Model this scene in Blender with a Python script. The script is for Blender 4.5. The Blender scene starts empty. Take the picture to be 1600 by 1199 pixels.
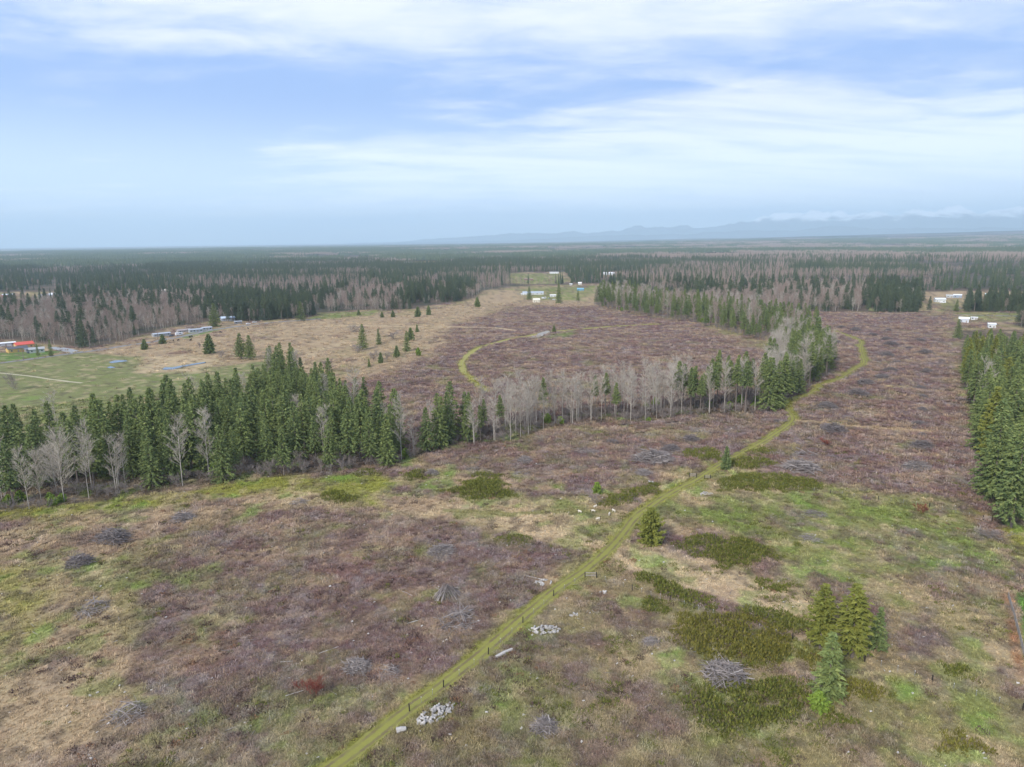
import bpy, math, random
import numpy as np
from mathutils import Matrix, Vector

# ------------------------------------------------------------------ camera, sky, sun, exposure
scene = bpy.context.scene
COL = scene.collection
R = math.radians
F_PX, CX, CY, CAM_H = 1067.0, 800.0, 599.5, 80.0
PITCH, ROLL = 11.8, -0.7
cam_rot = Matrix.Rotation(R(90 - PITCH), 3, 'X') @ Matrix.Rotation(R(ROLL), 3, 'Z')
cd = bpy.data.cameras.new('camera')
cd.sensor_width = 36.0
cd.lens = 36.0 * F_PX / 1600.0
cd.clip_start = 0.5
cd.clip_end = 200000.0
cam = bpy.data.objects.new('camera', cd)
cam.matrix_world = Matrix.Translation((0, 0, CAM_H)) @ cam_rot.to_4x4()
COL.objects.link(cam)
scene.camera = cam

SUN_EL, SUN_AZ = 36.0, 215.0          # azimuth clockwise from +Y
world = bpy.data.worlds.new('World')
scene.world = world
world.use_nodes = True
wt = world.node_tree
wt.nodes.clear()


class NT:
    """small helper for node trees"""
    def __init__(s, tree): s.t = tree
    def n(s, kind, **kw):
        x = s.t.nodes.new(kind)
        for k, v in kw.items(): setattr(x, k, v)
        return x
    def put(s, sock, v):
        if v is None: return
        if isinstance(v, bpy.types.NodeSocket): s.t.links.new(v, sock)
        else: sock.default_value = v
    def math(s, op, a, b=None, c=None, clamp=False):
        x = s.n('ShaderNodeMath', operation=op, use_clamp=clamp)
        s.put(x.inputs[0], a); s.put(x.inputs[1], b); s.put(x.inputs[2], c)
        return x.outputs[0]
    def vmath(s, op, a, b=None):
        x = s.n('ShaderNodeVectorMath', operation=op)
        s.put(x.inputs[0], a); s.put(x.inputs[1], b)
        return x.outputs[0]
    def mix(s, f, a, b, blend='MIX'):
        x = s.n('ShaderNodeMix', data_type='RGBA', blend_type=blend)
        x.clamp_factor = True
        s.put(x.inputs[0], f); s.put(x.inputs[6], a); s.put(x.inputs[7], b)
        return x.outputs[2]
    def noise(s, vec, scale, detail=4.0, rough=0.55, dist=0.0, out=0):
        x = s.n('ShaderNodeTexNoise')
        s.put(x.inputs['Vector'], vec)
        x.inputs['Scale'].default_value = scale
        x.inputs['Detail'].default_value = detail
        x.inputs['Roughness'].default_value = rough
        x.inputs['Distortion'].default_value = dist
        return x.outputs[out]
    def ramp(s, v, lo, hi, a=0.0, b=1.0, smooth=True):
        x = s.n('ShaderNodeMapRange', interpolation_type='SMOOTHSTEP' if smooth else 'LINEAR')
        s.put(x.inputs[0], v)
        for i, q in zip((1, 2, 3, 4), (lo, hi, a, b)): x.inputs[i].default_value = q
        return x.outputs[0]


def c4(c): return (c[0], c[1], c[2], 1.0)


w = NT(wt)
sky = w.n('ShaderNodeTexSky', sky_type='NISHITA')
sky.sun_disc = False
sky.sun_elevation = R(SUN_EL)
sky.sun_rotation = R(SUN_AZ)
sky.altitude = 80.0
sky.air_density = 1.0
sky.dust_density = 1.5
sky.ozone_density = 1.0
SKY_STRENGTH = 0.1
tc = w.n('ShaderNodeTexCoord')
sep = w.n('ShaderNodeSeparateXYZ')
wt.links.new(tc.outputs['Generated'], sep.inputs[0])
zc = w.math('MAXIMUM', sep.outputs[2], 0.0)
den = w.math('ADD', zc, 0.075)
px_ = w.math('DIVIDE', sep.outputs[0], den)
py_ = w.math('DIVIDE', sep.outputs[1], den)
comb = w.n('ShaderNodeCombineXYZ')
wt.links.new(px_, comb.inputs[0]); wt.links.new(py_, comb.inputs[1])
rot = w.n('ShaderNodeMapping')
wt.links.new(comb.outputs[0], rot.inputs[0])
rot.inputs['Rotation'].default_value = (0, 0, R(-14))
rot.inputs['Scale'].default_value = (0.62, 1.0, 1.0)
rot.inputs['Location'].default_value = (3.1, 7.4, 0.0)
V = rot.outputs[0]
n_big = w.noise(V, 0.55, 3.0, 0.5, 0.3)          # decks of cloud
n_mid = w.noise(V, 1.5, 6.0, 0.58, 0.5)
n_fine = w.noise(V, 3.4, 8.0, 0.62, 0.4)
s1 = w.math('MULTIPLY', n_big, 0.6)
s2 = w.math('MULTIPLY_ADD', n_mid, 0.42, s1)
s3 = w.math('MULTIPLY_ADD', n_fine, 0.30, w.math('SUBTRACT', s2, 0.09))
mp = w.n('ShaderNodeSeparateXYZ'); wt.links.new(V, mp.inputs[0])      # broad decks lying across the view
bx_ = w.math('SUBTRACT', w.math('MULTIPLY_ADD', n_mid, 1.6, py_), 0.8)
bx_ = w.math('MULTIPLY_ADD', px_, 0.28, bx_)
def deck(c, wd, amt, acc):
    t = w.math('DIVIDE', w.math('SUBTRACT', bx_, c), wd)
    return w.math('MULTIPLY_ADD', w.math('EXPONENT', w.math('MULTIPLY', w.math('MULTIPLY', t, t), -1.0)), amt, acc)
s3 = deck(3.7, 0.85, -0.095, s3)
s3 = deck(5.6, 1.2, 0.055, s3)
s3 = deck(2.5, 0.45, 0.02, s3)
s3 = w.math('MULTIPLY_ADD', px_, 0.022, s3)
white = w.ramp(s3, 0.43, 0.67)
K = 1.0 / SKY_STRENGTH
SHADE = tuple(K * v for v in (0.125, 0.195, 0.365))
BRIGHT = tuple(K * v for v in (0.375, 0.39, 0.435))
stk = w.noise(w.vmath('MULTIPLY', V, (0.5, 1.7, 1.0)), 1.3, 8.0, 0.62, 0.6)
lav = tuple(K * v for v in (0.255, 0.295, 0.40))
lit = w.mix(w.ramp(stk, 0.44, 0.66, 0.0, 0.85), c4(BRIGHT), c4(lav))
cloud = w.mix(white, c4(SHADE), lit)
gap = w.ramp(w.noise(V, 0.8, 5.0, 0.55, 0.4), 0.66, 0.80)
gap = w.math('MULTIPLY', gap, 0.8)
clear = w.mix(0.75, sky.outputs[0], c4(tuple(K * v for v in (0.33, 0.43, 0.45))))
skyc = w.mix(gap, cloud, clear)
hz = w.ramp(sep.outputs[2], 0.0, 0.20, 1.0, 0.0)
hz = w.math('MULTIPLY', hz, 0.5)
skyc = w.mix(hz, skyc, c4(tuple(K * v for v in (0.80, 0.86, 0.88))))
bg = w.n('ShaderNodeBackground')
wt.links.new(skyc, bg.inputs[0])
bg.inputs[1].default_value = SKY_STRENGTH
wo = w.n('ShaderNodeOutputWorld')
wt.links.new(bg.outputs[0], wo.inputs[0])

sl = bpy.data.lights.new('sun', 'SUN')
sl.energy = 1.5
sl.angle = R(10)
sl.color = (1.0, 0.95, 0.88)
sun = bpy.data.objects.new('sun', sl)
sdir = Vector((math.sin(R(SUN_AZ)) * math.cos(R(SUN_EL)), math.cos(R(SUN_AZ)) * math.cos(R(SUN_EL)), math.sin(R(SUN_EL))))
sun.rotation_euler = sdir.to_track_quat('Z', 'Y').to_euler()
sun.location = (0, 0, 300)
COL.objects.link(sun)

vs = scene.view_settings
vs.view_transform = 'Standard'
vs.look = 'None'
vs.exposure = 1.5
vs.gamma = 1.0
vs.use_curve_mapping = False
cy = scene.cycles
cy.max_bounces = 4
cy.diffuse_bounces = 2
cy.glossy_bounces = 1
cy.transmission_bounces = 2
cy.volume_bounces = 2
cy.transparent_max_bounces = 4
cy.use_denoising = True
cy.caustics_reflective = False
cy.caustics_refractive = False

# ------------------------------------------------------------------ helpers
rng = np.random.default_rng(7)
rnd = random.Random(11)


def P(x, y, z=0.0):
    """the point of the level ground that the photograph shows at (x, y)"""
    d = cam_rot @ Vector(((x - CX) / F_PX, -(y - CY) / F_PX, -1.0))
    t = (z - CAM_H) / d.z
    return np.array((d.x * t, d.y * t))


_Rinv = np.array(cam_rot.transposed())


def to_px(x, y, z=0.0):
    p = np.stack([x, y, np.zeros_like(x) + z - CAM_H], -1) @ _Rinv.T
    dep = np.maximum(-p[..., 2], 1e-3)
    return CX + F_PX * p[..., 0] / dep, CY - F_PX * p[..., 1] / dep, -p[..., 2]


def in_view(x, y, margin=60, top=30.0):
    u, v, d = to_px(np.asarray(x, float), np.asarray(y, float))
    u2, v2, _ = to_px(np.asarray(x, float), np.asarray(y, float), top)
    return (d > 1) & (u > -margin) & (u < 1600 + margin) & (v2 < 1199 + margin)


def _hash(i, j, s):
    h = (i.astype(np.int64) * 374761393 + j.astype(np.int64) * 668265263 + s * 1442695041) & 0xFFFFFFFF
    h = ((h ^ (h >> 13)) * 1274126177) & 0xFFFFFFFF
    return ((h ^ (h >> 16)) & 0xFFFFFF) / float(0xFFFFFF)


def vnoise(x, y, s=0):
    i, j = np.floor(x), np.floor(y)
    fx, fy = x - i, y - j
    fx = fx * fx * (3 - 2 * fx); fy = fy * fy * (3 - 2 * fy)
    a, b = _hash(i, j, s), _hash(i + 1, j, s)
    c, d = _hash(i, j + 1, s), _hash(i + 1, j + 1, s)
    return (a + (b - a) * fx) * (1 - fy) + (c + (d - c) * fx) * fy


def fbm(x, y, scale, octs=4, s=0, gain=0.5):
    x = np.asarray(x, float) / scale; y = np.asarray(y, float) / scale
    t = 0; a = 1.0; n = 0
    for o in range(octs):
        t = t + a * vnoise(x + 17.3 * o, y - 9.1 * o, s + o * 31); n += a
        x, y = x * 1.93 + 0.4 * y, y * 1.93 - 0.4 * x
        a *= gain
    return t / n


def sstep(v, a, b): 
    t = np.clip((v - a) / (b - a), 0, 1)
    return t * t * (3 - 2 * t)


def inside_dist(x, y, poly):
    """signed distance (positive inside) of points to a polygon given in metres"""
    x = np.asarray(x, float); y = np.asarray(y, float)
    ins = np.zeros(x.shape, bool); d2 = np.full(x.shape, 1e18)
    n = len(poly)
    for k in range(n):
        x1, y1 = poly[k]; x2, y2 = poly[(k + 1) % n]
        ex, ey = x2 - x1, y2 - y1
        t = np.clip(((x - x1) * ex + (y - y1) * ey) / (ex * ex + ey * ey + 1e-9), 0, 1)
        d2 = np.minimum(d2, (x - x1 - t * ex) ** 2 + (y - y1 - t * ey) ** 2)
        c = ((y1 > y) != (y2 > y)) & (x < (x2 - x1) * (y - y1) / ((y2 - y1) if abs(y2 - y1) > 1e-9 else 1e-9) + x1)
        ins ^= c
    d = np.sqrt(d2)
    return np.where(ins, d, -d)


def wpoly(pts): return [tuple(P(*q)) for q in pts]


def hills(x, y):
    r = np.hypot(x, y)
    a = np.arctan2(x, y)
    rise = sstep(r, 5500, 16000) * (18 + 130 * sstep(a, -0.1, 0.75))
    rise = rise * (0.45 + 1.1 * fbm(x, y, 5200, 3, 5))
    mid = sstep(r, 2600, 5000) * 26 * (fbm(x, y, 2400, 3, 8) - 0.35)
    return np.where(r > 2500, rise + np.maximum(mid, -6), 0.0)


def gz(x, y):
    x = np.asarray(x, float); y = np.asarray(y, float)
    r = np.hypot(x, y)
    u = (fbm(x, y, 42, 3, 3) - 0.5) * 1.5 + (fbm(x, y, 7, 2, 4) - 0.5) * 0.25
    return u * (1 - sstep(r, 700, 1500)) + hills(x, y)


def g1(x, y): return float(gz(np.array([x]), np.array([y]))[0])


# ------------------------------------------------------------------ object helpers
def tag(o, label=None, cat=None, group=None, kind=None):
    if label: o['label'] = label
    if cat: o['category'] = cat
    if group: o['group'] = group
    if kind: o['kind'] = kind
    return o


def link(name, data, parent=None, mat=None):
    o = bpy.data.objects.new(name, data)
    COL.objects.link(o)
    if parent is not None: o.parent = parent
    return o


def empty(name, loc, rz=0.0, sc=1.0):
    o = bpy.data.objects.new(name, None)
    o.empty_display_size = 0.5
    o.location = loc
    o.rotation_euler = (0, 0, rz)
    o.scale = (sc, sc, sc) if not isinstance(sc, tuple) else sc
    COL.objects.link(o)
    return o


def mesh_of(name, verts, faces, mats=(), mi=None, smooth=False):
    m = bpy.data.meshes.new(name)
    m.from_pydata([tuple(v) for v in verts], [], faces)
    for q in mats: m.materials.append(q)
    if mi is not None: m.polygons.foreach_set('material_index', mi)
    if smooth: m.polygons.foreach_set('use_smooth', [True] * len(m.polygons))
    m.update()
    return m


class MB:
    def __init__(s): s.v = []; s.f = []
    def add(s, vs, fs):
        o = len(s.v); s.v.extend(vs); s.f.extend([tuple(i + o for i in q) for q in fs])
    def box(s, cx, cy, z0, sx, sy, sz, rz=0.0):
        c, n = math.cos(rz), math.sin(rz)
        vs = []
        for z in (z0, z0 + sz):
            for dx, dy in ((-1, -1), (1, -1), (1, 1), (-1, 1)):
                x, y = dx * sx / 2, dy * sy / 2
                vs.append((cx + x * c - y * n, cy + x * n + y * c, z))
        s.add(vs, [(3, 2, 1, 0), (4, 5, 6, 7), (0, 1, 5, 4), (1, 2, 6, 5), (2, 3, 7, 6), (3, 0, 4, 7)])
    def tube(s, pts, rad, n=5, cap=True):
        pts = [Vector(p) for p in pts]
        rings = []
        for i, p in enumerate(pts):
            d = (pts[min(i + 1, len(pts) - 1)] - pts[max(i - 1, 0)]).normalized()
            a = d.orthogonal().normalized(); b = d.cross(a)
            r = rad[i]
            rings.append([tuple(p + (a * math.cos(2 * math.pi * k / n) + b * math.sin(2 * math.pi * k / n)) * r) for k in range(n)])
        fs = []
        for i in range(len(pts) - 1):
            for k in range(n):
                k2 = (k + 1) % n
                fs.append((i * n + k, i * n + k2, (i + 1) * n + k2, (i + 1) * n + k))
        if cap:
            fs.append(tuple(reversed(range(n)))); fs.append(tuple((len(pts) - 1) * n + k for k in range(n)))
        s.add([v for r in rings for v in r], fs)
    def spike(s, a, b, wid):
        """a thin three-sided twig from a to b"""
        a = Vector(a); b = Vector(b)
        d = (b - a).normalized(); u = d.orthogonal().normalized(); v = d.cross(u)
        ph = rnd.random() * 6.28
        q = [tuple(a + (u * math.cos(ph + k * 2.094) + v * math.sin(ph + k * 2.094)) * wid) for k in range(3)]
        s.add(q + [tuple(b)], [(0, 1, 3), (1, 2, 3), (2, 0, 3)])
    def mesh(s, name, mats=(), smooth=False): return mesh_of(name, s.v, s.f, mats, None, smooth)
    def build(s, name, mat, parent=None, smooth=False): return link(name, s.mesh(name, (mat,), smooth), parent)


# ------------------------------------------------------------------ materials
def new_mat(name):
    m = bpy.data.materials.new(name)
    m.use_nodes = True
    t = m.node_tree
    t.nodes.clear()
    k = NT(t)
    out = k.n('ShaderNodeOutputMaterial')
    b = k.n('ShaderNodeBsdfPrincipled')
    b.inputs['Roughness'].default_value = 0.9
    b.inputs['Specular IOR Level'].default_value = 0.15
    t.links.new(b.outputs[0], out.inputs[0])
    return m, k, b


def plain(name, col, rough=0.8, spec=0.2, grain=0.25, scale=3.0, var=0.15):
    m, k, b = new_mat(name)
    g = k.n('ShaderNodeNewGeometry')
    nz = k.noise(g.outputs['Position'], scale, 5.0, 0.6)
    dark = tuple(v * (1 - grain) for v in col); lite = tuple(min(1, v * (1 + grain)) for v in col)
    c = k.mix(nz, c4(dark), c4(lite))
    oi = k.n('ShaderNodeObjectInfo')
    c = k.mix(k.math('MULTIPLY', oi.outputs['Random'], var), c, c4(tuple(v * 0.5 for v in col)))
    k.put(b.inputs['Base Color'], c)
    b.inputs['Roughness'].default_value = rough
    b.inputs['Specular IOR Level'].default_value = spec
    return m


def foliage_mat(name, a, b_, c_, isl=0.5):
    """a, b_: the ends that whole plants vary between; c_: colour some sprays turn to"""
    m, k, b = new_mat(name)
    oi = k.n('ShaderNodeObjectInfo')
    g = k.n('ShaderNodeNewGeometry')
    col = k.mix(oi.outputs['Random'], c4(a), c4(b_))
    rp = g.outputs['Random Per Island']
    col = k.mix(k.math('MULTIPLY', k.math('POWER', rp, 2.0), isl), col, c4(c_))
    nz = k.noise(g.outputs['Position'], 0.9, 3.0, 0.6)
    col = k.mix(k.ramp(nz, 0.3, 0.7, 0.0, 0.45), col, c4(tuple(v * 0.55 for v in a)))
    k.put(b.inputs['Base Color'], col)
    b.inputs['Roughness'].default_value = 0.85
    b.inputs['Specular IOR Level'].default_value = 0.1
    return m


M = {}
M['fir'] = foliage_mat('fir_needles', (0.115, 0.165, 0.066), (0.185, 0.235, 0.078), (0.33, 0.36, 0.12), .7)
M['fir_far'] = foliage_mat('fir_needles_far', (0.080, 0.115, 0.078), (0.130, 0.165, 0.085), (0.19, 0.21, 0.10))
M['pine'] = foliage_mat('pine_needles', (0.185, 0.205, 0.045), (0.22, 0.24, 0.055), (0.32, 0.30, 0.07))
M['bright'] = foliage_mat('young_needles', (0.17, 0.26, 0.045), (0.21, 0.30, 0.05), (0.32, 0.38, 0.07))
M['broom'] = foliage_mat('broom_sprays', (0.105, 0.125, 0.026), (0.135, 0.155, 0.030), (0.30, 0.28, 0.07), 0.8)
M['broom_olive'] = foliage_mat('broom_olive_sprays', (0.135, 0.135, 0.028), (0.16, 0.155, 0.030), (0.32, 0.27, 0.07), 0.8)
M['red_twig'] = foliage_mat('red_twigs', (0.20, 0.055, 0.04), (0.24, 0.07, 0.05), (0.30, 0.13, 0.09))
M['grey_twig'] = foliage_mat('grey_twigs', (0.24, 0.20, 0.18), (0.28, 0.24, 0.22), (0.36, 0.32, 0.29))
M['bark'] = plain('fir_bark', (0.20, 0.165, 0.14), grain=0.4, scale=4)
M['bark_pale'] = plain('alder_bark', (0.44, 0.40, 0.35), grain=0.3, scale=3)
M['twig_pale'] = foliage_mat('alder_twigs', (0.42, 0.375, 0.315), (0.50, 0.44, 0.37), (0.58, 0.53, 0.45))
M['twig_brown'] = foliage_mat('bare_wood_twigs', (0.33, 0.255, 0.215), (0.40, 0.31, 0.26), (0.46, 0.37, 0.31))
M['stick'] = foliage_mat('weathered_sticks', (0.20, 0.17, 0.16), (0.26, 0.225, 0.21), (0.52, 0.47, 0.44), 0.9)
M['stick_dark'] = foliage_mat('dark_slash', (0.155, 0.13, 0.13), (0.19, 0.165, 0.16), (0.30, 0.27, 0.26), 0.7)
M['log'] = plain('bleached_log', (0.50, 0.47, 0.44), grain=0.4, scale=2.5, var=0.8)
M['post'] = plain('dark_post', (0.035, 0.03, 0.026), grain=0.3)
M['wire'] = plain('fence_wire', (0.30, 0.30, 0.30))
M['white'] = plain('white_paint', (0.66, 0.66, 0.64), grain=0.06)
M['glass'] = plain('window_glass', (0.05, 0.06, 0.07), rough=0.15, spec=0.5, grain=0.1)
M['wood'] = plain('grey_board', (0.36, 0.32, 0.28), grain=0.3)

# ------------------------------------------------------------------ layout of the land (metres, from the places in the photograph)
PUR = np.array((0.158, 0.100, 0.094)); RED = np.array((0.180, 0.088, 0.074)); TWG = np.array((0.255, 0.215, 0.205))
TAN = np.array((0.400, 0.295, 0.180)); STR = np.array((0.50, 0.385, 0.24)); MOS = np.array((0.245, 0.245, 0.050))
GRN = np.array((0.165, 0.215, 0.050)); PAS = np.array((0.205, 0.215, 0.090)); LAW = np.array((0.11, 0.20, 0.045))
EAR = np.array((0.105, 0.080, 0.060)); FOR = np.array((0.085, 0.080, 0.058)); OLI = np.array((0.225, 0.205, 0.085))
SOIL = np.array((0.40, 0.33, 0.24)); LEAF = np.array((0.32, 0.15, 0.075)); LIME = np.array((0.17, 0.30, 0.05))
CLS = dict(pur=PUR, tan=TAN, straw=STR, moss=MOS, green=GRN, pasture=PAS, lawn=LAW, earth=EAR, forest=FOR, olive=OLI, soil=SOIL,
           leaf=LEAF, lime=LIME)

MAIN_TRACK = [(470, 1240), (525, 1196), (575, 1159), (633, 1112), (691, 1071), (749, 1025), (800, 980), (858, 930), (916, 891), (950, 862), (975, 832),
              (992, 808), (1017, 790), (1050, 767), (1087, 750), (1115, 732), (1145, 713), (1200, 686), (1243, 659), (1230, 642), (1221, 631),
              (1234, 624), (1268, 615), (1279, 604), (1307, 595), (1338, 575), (1352, 569), (1346, 555), (1343, 541), (1349, 533), (1322, 523), (1304, 516)]
SIDE_TRACK = [(1248, 659), (1290, 662), (1350, 668), (1400, 670), (1450, 674)]
FIELD_TRACK = [(760, 613), (741, 598), (724, 581), (719, 566), (733, 553), (752, 543), (792, 531), (830, 525), (858, 518)]
FIELD_TRACK2 = [(858, 518), (905, 515), (960, 510), (1030, 507)]
DIRT_ROAD = [(478, 511), (560, 508), (650, 511), (760, 511), (800, 516)]
ROAD = [(-60, 575), (0, 568), (60, 560), (125, 552), (190, 541), (260, 531), (345, 513), (420, 505), (500, 498)]
MEADOW_TRACK = [(700, 797), (800, 806), (880, 800), (960, 800)]

LAYERS = [  # class, polygon in photo coordinates, softness (share of distance), amount
    ('pur', [(480, 610), (560, 592), (640, 562), (690, 515), (790, 479), (930, 477), (1100, 515), (1230, 560), (1295, 600), (1200, 655), (1000, 665), (700, 700), (560, 680)], .03, .92),
    ('pur', [(1210, 488), (1486, 490), (1500, 560), (1520, 660), (1548, 800), (1440, 778), (1290, 766), (1200, 742), (1110, 705), (1205, 652), (1295, 600)], .02, .93),
    ('pur', [(640, 700), (800, 690), (1000, 660), (1205, 650), (1180, 690), (1080, 722), (960, 742), (850, 762), (800, 752), (760, 742), (700, 722)], .03, .8),
    ('tan', [(130, 548), (240, 529), (345, 509), (480, 500), (640, 491), (740, 470), (805, 470), (735, 500), (690, 520), (700, 548), (640, 575), (560, 597), (480, 600), (420, 572), (225, 588), (170, 572)], .02, .93),
    ('tan', [(740, 472), (760, 456), (800, 452), (945, 452), (935, 478), (850, 478)], .02, .9),
    ('tan', [(1000, 458), (1080, 457), (1085, 470), (1010, 470)], .02, .9),
    ('green', [(800, 452), (905, 448), (960, 446), (930, 456), (900, 470), (850, 470), (815, 466)], .015, .75),
    ('green', [(800, 428), (870, 428), (890, 445), (790, 442)], .015, .8),
    ('tan', [(1440, 455), (1620, 455), (1620, 476), (1450, 474)], .01, .9),
    ('green', [(1462, 470), (1500, 468), (1495, 486), (1470, 488)], .01, .7),
    ('green', [(1490, 488), (1620, 488), (1620, 503), (1500, 503)], .01, .6),
    ('pasture', [(-300, 580), (0, 568), (125, 551), (222, 558), (218, 585), (350, 572), (440, 563), (430, 620), (300, 670), (0, 730), (-300, 760)], .008, 1.0),
    ('lawn', [(-100, 568), (-100, 552), (20, 551), (105, 548), (60, 559), (0, 567)], .006, .9),
    ('lawn', [(278, 527), (300, 520), (330, 515), (350, 513), (340, 517), (290, 529)], .006, .95),
    ('green', [(480, 499), (500, 490), (590, 486), (585, 492), (520, 498)], .006, .85),
    ('straw', [(222, 558), (300, 556), (340, 564), (320, 579), (214, 583)], .012, .85),
    ('straw', [(470, 556), (530, 535), (545, 531), (540, 536), (480, 560)], .006, .8),
    ('soil', [(815, 528), (848, 518), (862, 516), (858, 521), (838, 530)], .006, .8),
    ('green', [(835, 530), (895, 517), (902, 524), (860, 530)], .01, .7),
    ('moss', [(-40, 822), (-40, 806), (160, 784), (260, 766), (400, 752), (600, 736), (618, 752), (592, 776), (630, 792), (720, 798), (700, 803), (600, 797), (540, 774), (400, 774), (260, 786), (150, 797), (60, 812)], .02, .9),
    ('tan', [(596, 765), (700, 772), (800, 772), (1010, 788), (1000, 850), (950, 880), (850, 852), (760, 832), (680, 812), (606, 795)], .02, .93),
    ('straw', [(640, 795), (740, 792), (860, 805), (930, 850), (900, 862), (800, 838), (700, 815)], .02, .6),
    ('green', [(740, 775), (920, 770), (1000, 800), (960, 850), (900, 838), (860, 800), (760, 790)], .03, .5),
    ('tan', [(-40, 835), (150, 802), (300, 790), (480, 776), (570, 792), (400, 812), (250, 832), (160, 875), (190, 960), (260, 1060), (200, 1199), (-40, 1240)], .03, .72),
    ('moss', [(-60, 900), (60, 870), (75, 960), (20, 1010), (-60, 1010)], .03, .5),
    ('pur', [(240, 850), (420, 800), (560, 800), (680, 812), (800, 852), (880, 872), (810, 920), (740, 1000), (640, 1060), (580, 1110), (450, 1199), (250, 1210), (225, 1080), (235, 960)], .03, .85),
    ('green', [(120, 1240), (200, 1150), (300, 1090), (420, 1060), (600, 1070), (560, 1160), (500, 1240)], .05, .55),
    ('olive', [(600, 1210), (700, 1090), (860, 945), (940, 895), (1010, 900), (1100, 960), (1250, 1010), (1450, 1070), (1640, 1130), (1640, 1240), (600, 1240)], .03, .62),
    ('green', [(1040, 795), (1150, 770), (1300, 768), (1450, 790), (1540, 835), (1560, 900), (1400, 900), (1250, 885), (1150, 840)], .04, .72),
    ('olive', [(1200, 900), (1400, 890), (1575, 900), (1600, 1110), (1450, 1062), (1280, 1010), (1280, 960)], .03, .65),
    ('straw', [(958, 865), (1000, 850), (1100, 880), (1262, 942), (1266, 970), (1150, 950), (1050, 912), (970, 888)], .012, .9),
    ('tan', [(1080, 745), (1160, 735), (1280, 770), (1120, 790), (1060, 800)], .03, .6),
    ('pur', [(1380, 985), (1450, 975), (1480, 1010), (1400, 1020)], .03, .5),
    ('pur', [(1080, 1090), (1010, 1160), (900, 1199), (850, 1150), (960, 1120)], .04, .4),
    ('lime', [(1022, 1022), (1062, 1018), (1070, 1040), (1040, 1050)], .012, .75),
    ('lime', [(1375, 1060), (1420, 1060), (1435, 1090), (1390, 1090)], .02, .6),
    ('lime', [(1200, 890), (1285, 880), (1300, 900), (1215, 910)], .02, .55),
    ('leaf', [(1566, 930), (1582, 930), (1604, 1075), (1590, 1075)], .006, .75),
    ('leaf', [(1500, 770), (1555, 800), (1556, 830), (1530, 815)], .02, .6),
    ('lawn', [(1588, 925), (1700, 925), (1760, 1060), (1604, 1050)], .004, 1.0),
    ('moss', [(1560, 822), (1700, 822), (1720, 885), (1592, 880)], .01, .85),
    ('earth', [(-60, 800), (160, 781), (400, 748), (600, 730), (650, 716), (560, 640), (462, 596), (420, 588), (400, 622), (300, 668), (100, 710), (-60, 735)], .006, .9),
    ('earth', [(640, 716), (700, 698), (800, 690), (870, 666), (1010, 658), (1190, 645), (1210, 622), (1100, 628), (900, 645), (700, 680)], .008, .75),
    ('earth', [(1556, 822), (1530, 705), (1508, 610), (1496, 515), (1700, 515), (1900, 820)], .006, .9),
]
LAYERS_W = [(CLS[c], wpoly(q), s, a, i) for i, (c, q, s, a) in enumerate(LAYERS)]
OPEN = wpoly([(-700, 760), (-160, 560), (0, 532), (60, 540), (130, 545), (200, 533), (260, 515), (330, 503), (400, 503), (480, 498), (560, 491), (640, 484), (740, 468),
              (800, 464), (930, 466), (1000, 478), (1080, 490), (1200, 490), (1300, 488), (1486, 489), (1560, 505), (1700, 540), (2300, 900), (2600, 1300), (-1200, 1300)])
CLEARINGS = [wpoly(q) for q in (
    [(738, 470), (762, 454), (800, 448), (920, 444), (962, 445), (935, 458), (945, 470)],
    [(795, 443), (800, 427), (880, 425), (893, 444)],
    [(1000, 469), (1005, 459), (1080, 457), (1085, 470)],
    [(1440, 486), (1448, 456), (1640, 455), (1640, 475), (1500, 478), (1500, 490)],
    [(1488, 506), (1488, 489), (1660, 486), (1660, 506)],
    [(-30, 470), (0, 457), (120, 456), (150, 462), (100, 468), (60, 474)],
    [(185, 432), (240, 430), (240, 434), (185, 436)],
    [(600, 414), (610, 409), (690, 408), (690, 415)],
    [(1000, 405), (1060, 403), (1070, 407), (1000, 408)],
    [(150, 429), (160, 425), (170, 426), (168, 430)],
    [(935, 432), (940, 426), (968, 425), (972, 431)],
    [(488, 497), (500, 489), (592, 485), (588, 492)],
)]


def open_ground(x, y):
    d = inside_dist(x, y, OPEN)
    for c in CLEARINGS: d = np.maximum(d, inside_dist(x, y, c))
    return d


def lerp(a, b, t): return a + (b - a) * t[:, None]


def seg_dist(x, y, line):
    d2 = np.full(x.shape, 1e18)
    for (x1, y1), (x2, y2) in zip(line[:-1], line[1:]):
        ex, ey = x2 - x1, y2 - y1
        t = np.clip(((x - x1) * ex + (y - y1) * ey) / (ex * ex + ey * ey + 1e-9), 0, 1)
        d2 = np.minimum(d2, (x - x1 - t * ex) ** 2 + (y - y1 - t * ey) ** 2)
    return np.sqrt(d2)


def smooth_line(pts, step=1.5):
    p = np.array([P(*q) for q in pts])
    for _ in range(2):
        q = [p[0]]
        for a, b in zip(p[:-1], p[1:]): q += [a * .75 + b * .25, a * .25 + b * .75]
        q.append(p[-1]); p = np.array(q)
    L = np.concatenate([[0], np.cumsum(np.hypot(*np.diff(p, axis=0).T))])
    n = max(4, int(L[-1] / step)); t = np.linspace(0, L[-1], n)
    return np.stack([np.interp(t, L, p[:, 0]), np.interp(t, L, p[:, 1])], 1)


LINES = {k: smooth_line(v, s) for k, v, s in (('main', MAIN_TRACK, 1.2), ('side', SIDE_TRACK, 2), ('field', FIELD_TRACK, 2), ('field2', FIELD_TRACK2, 3),
                                              ('dirt', DIRT_ROAD, 3), ('road', ROAD, 3), ('meadow', MEADOW_TRACK, 2))}


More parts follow.
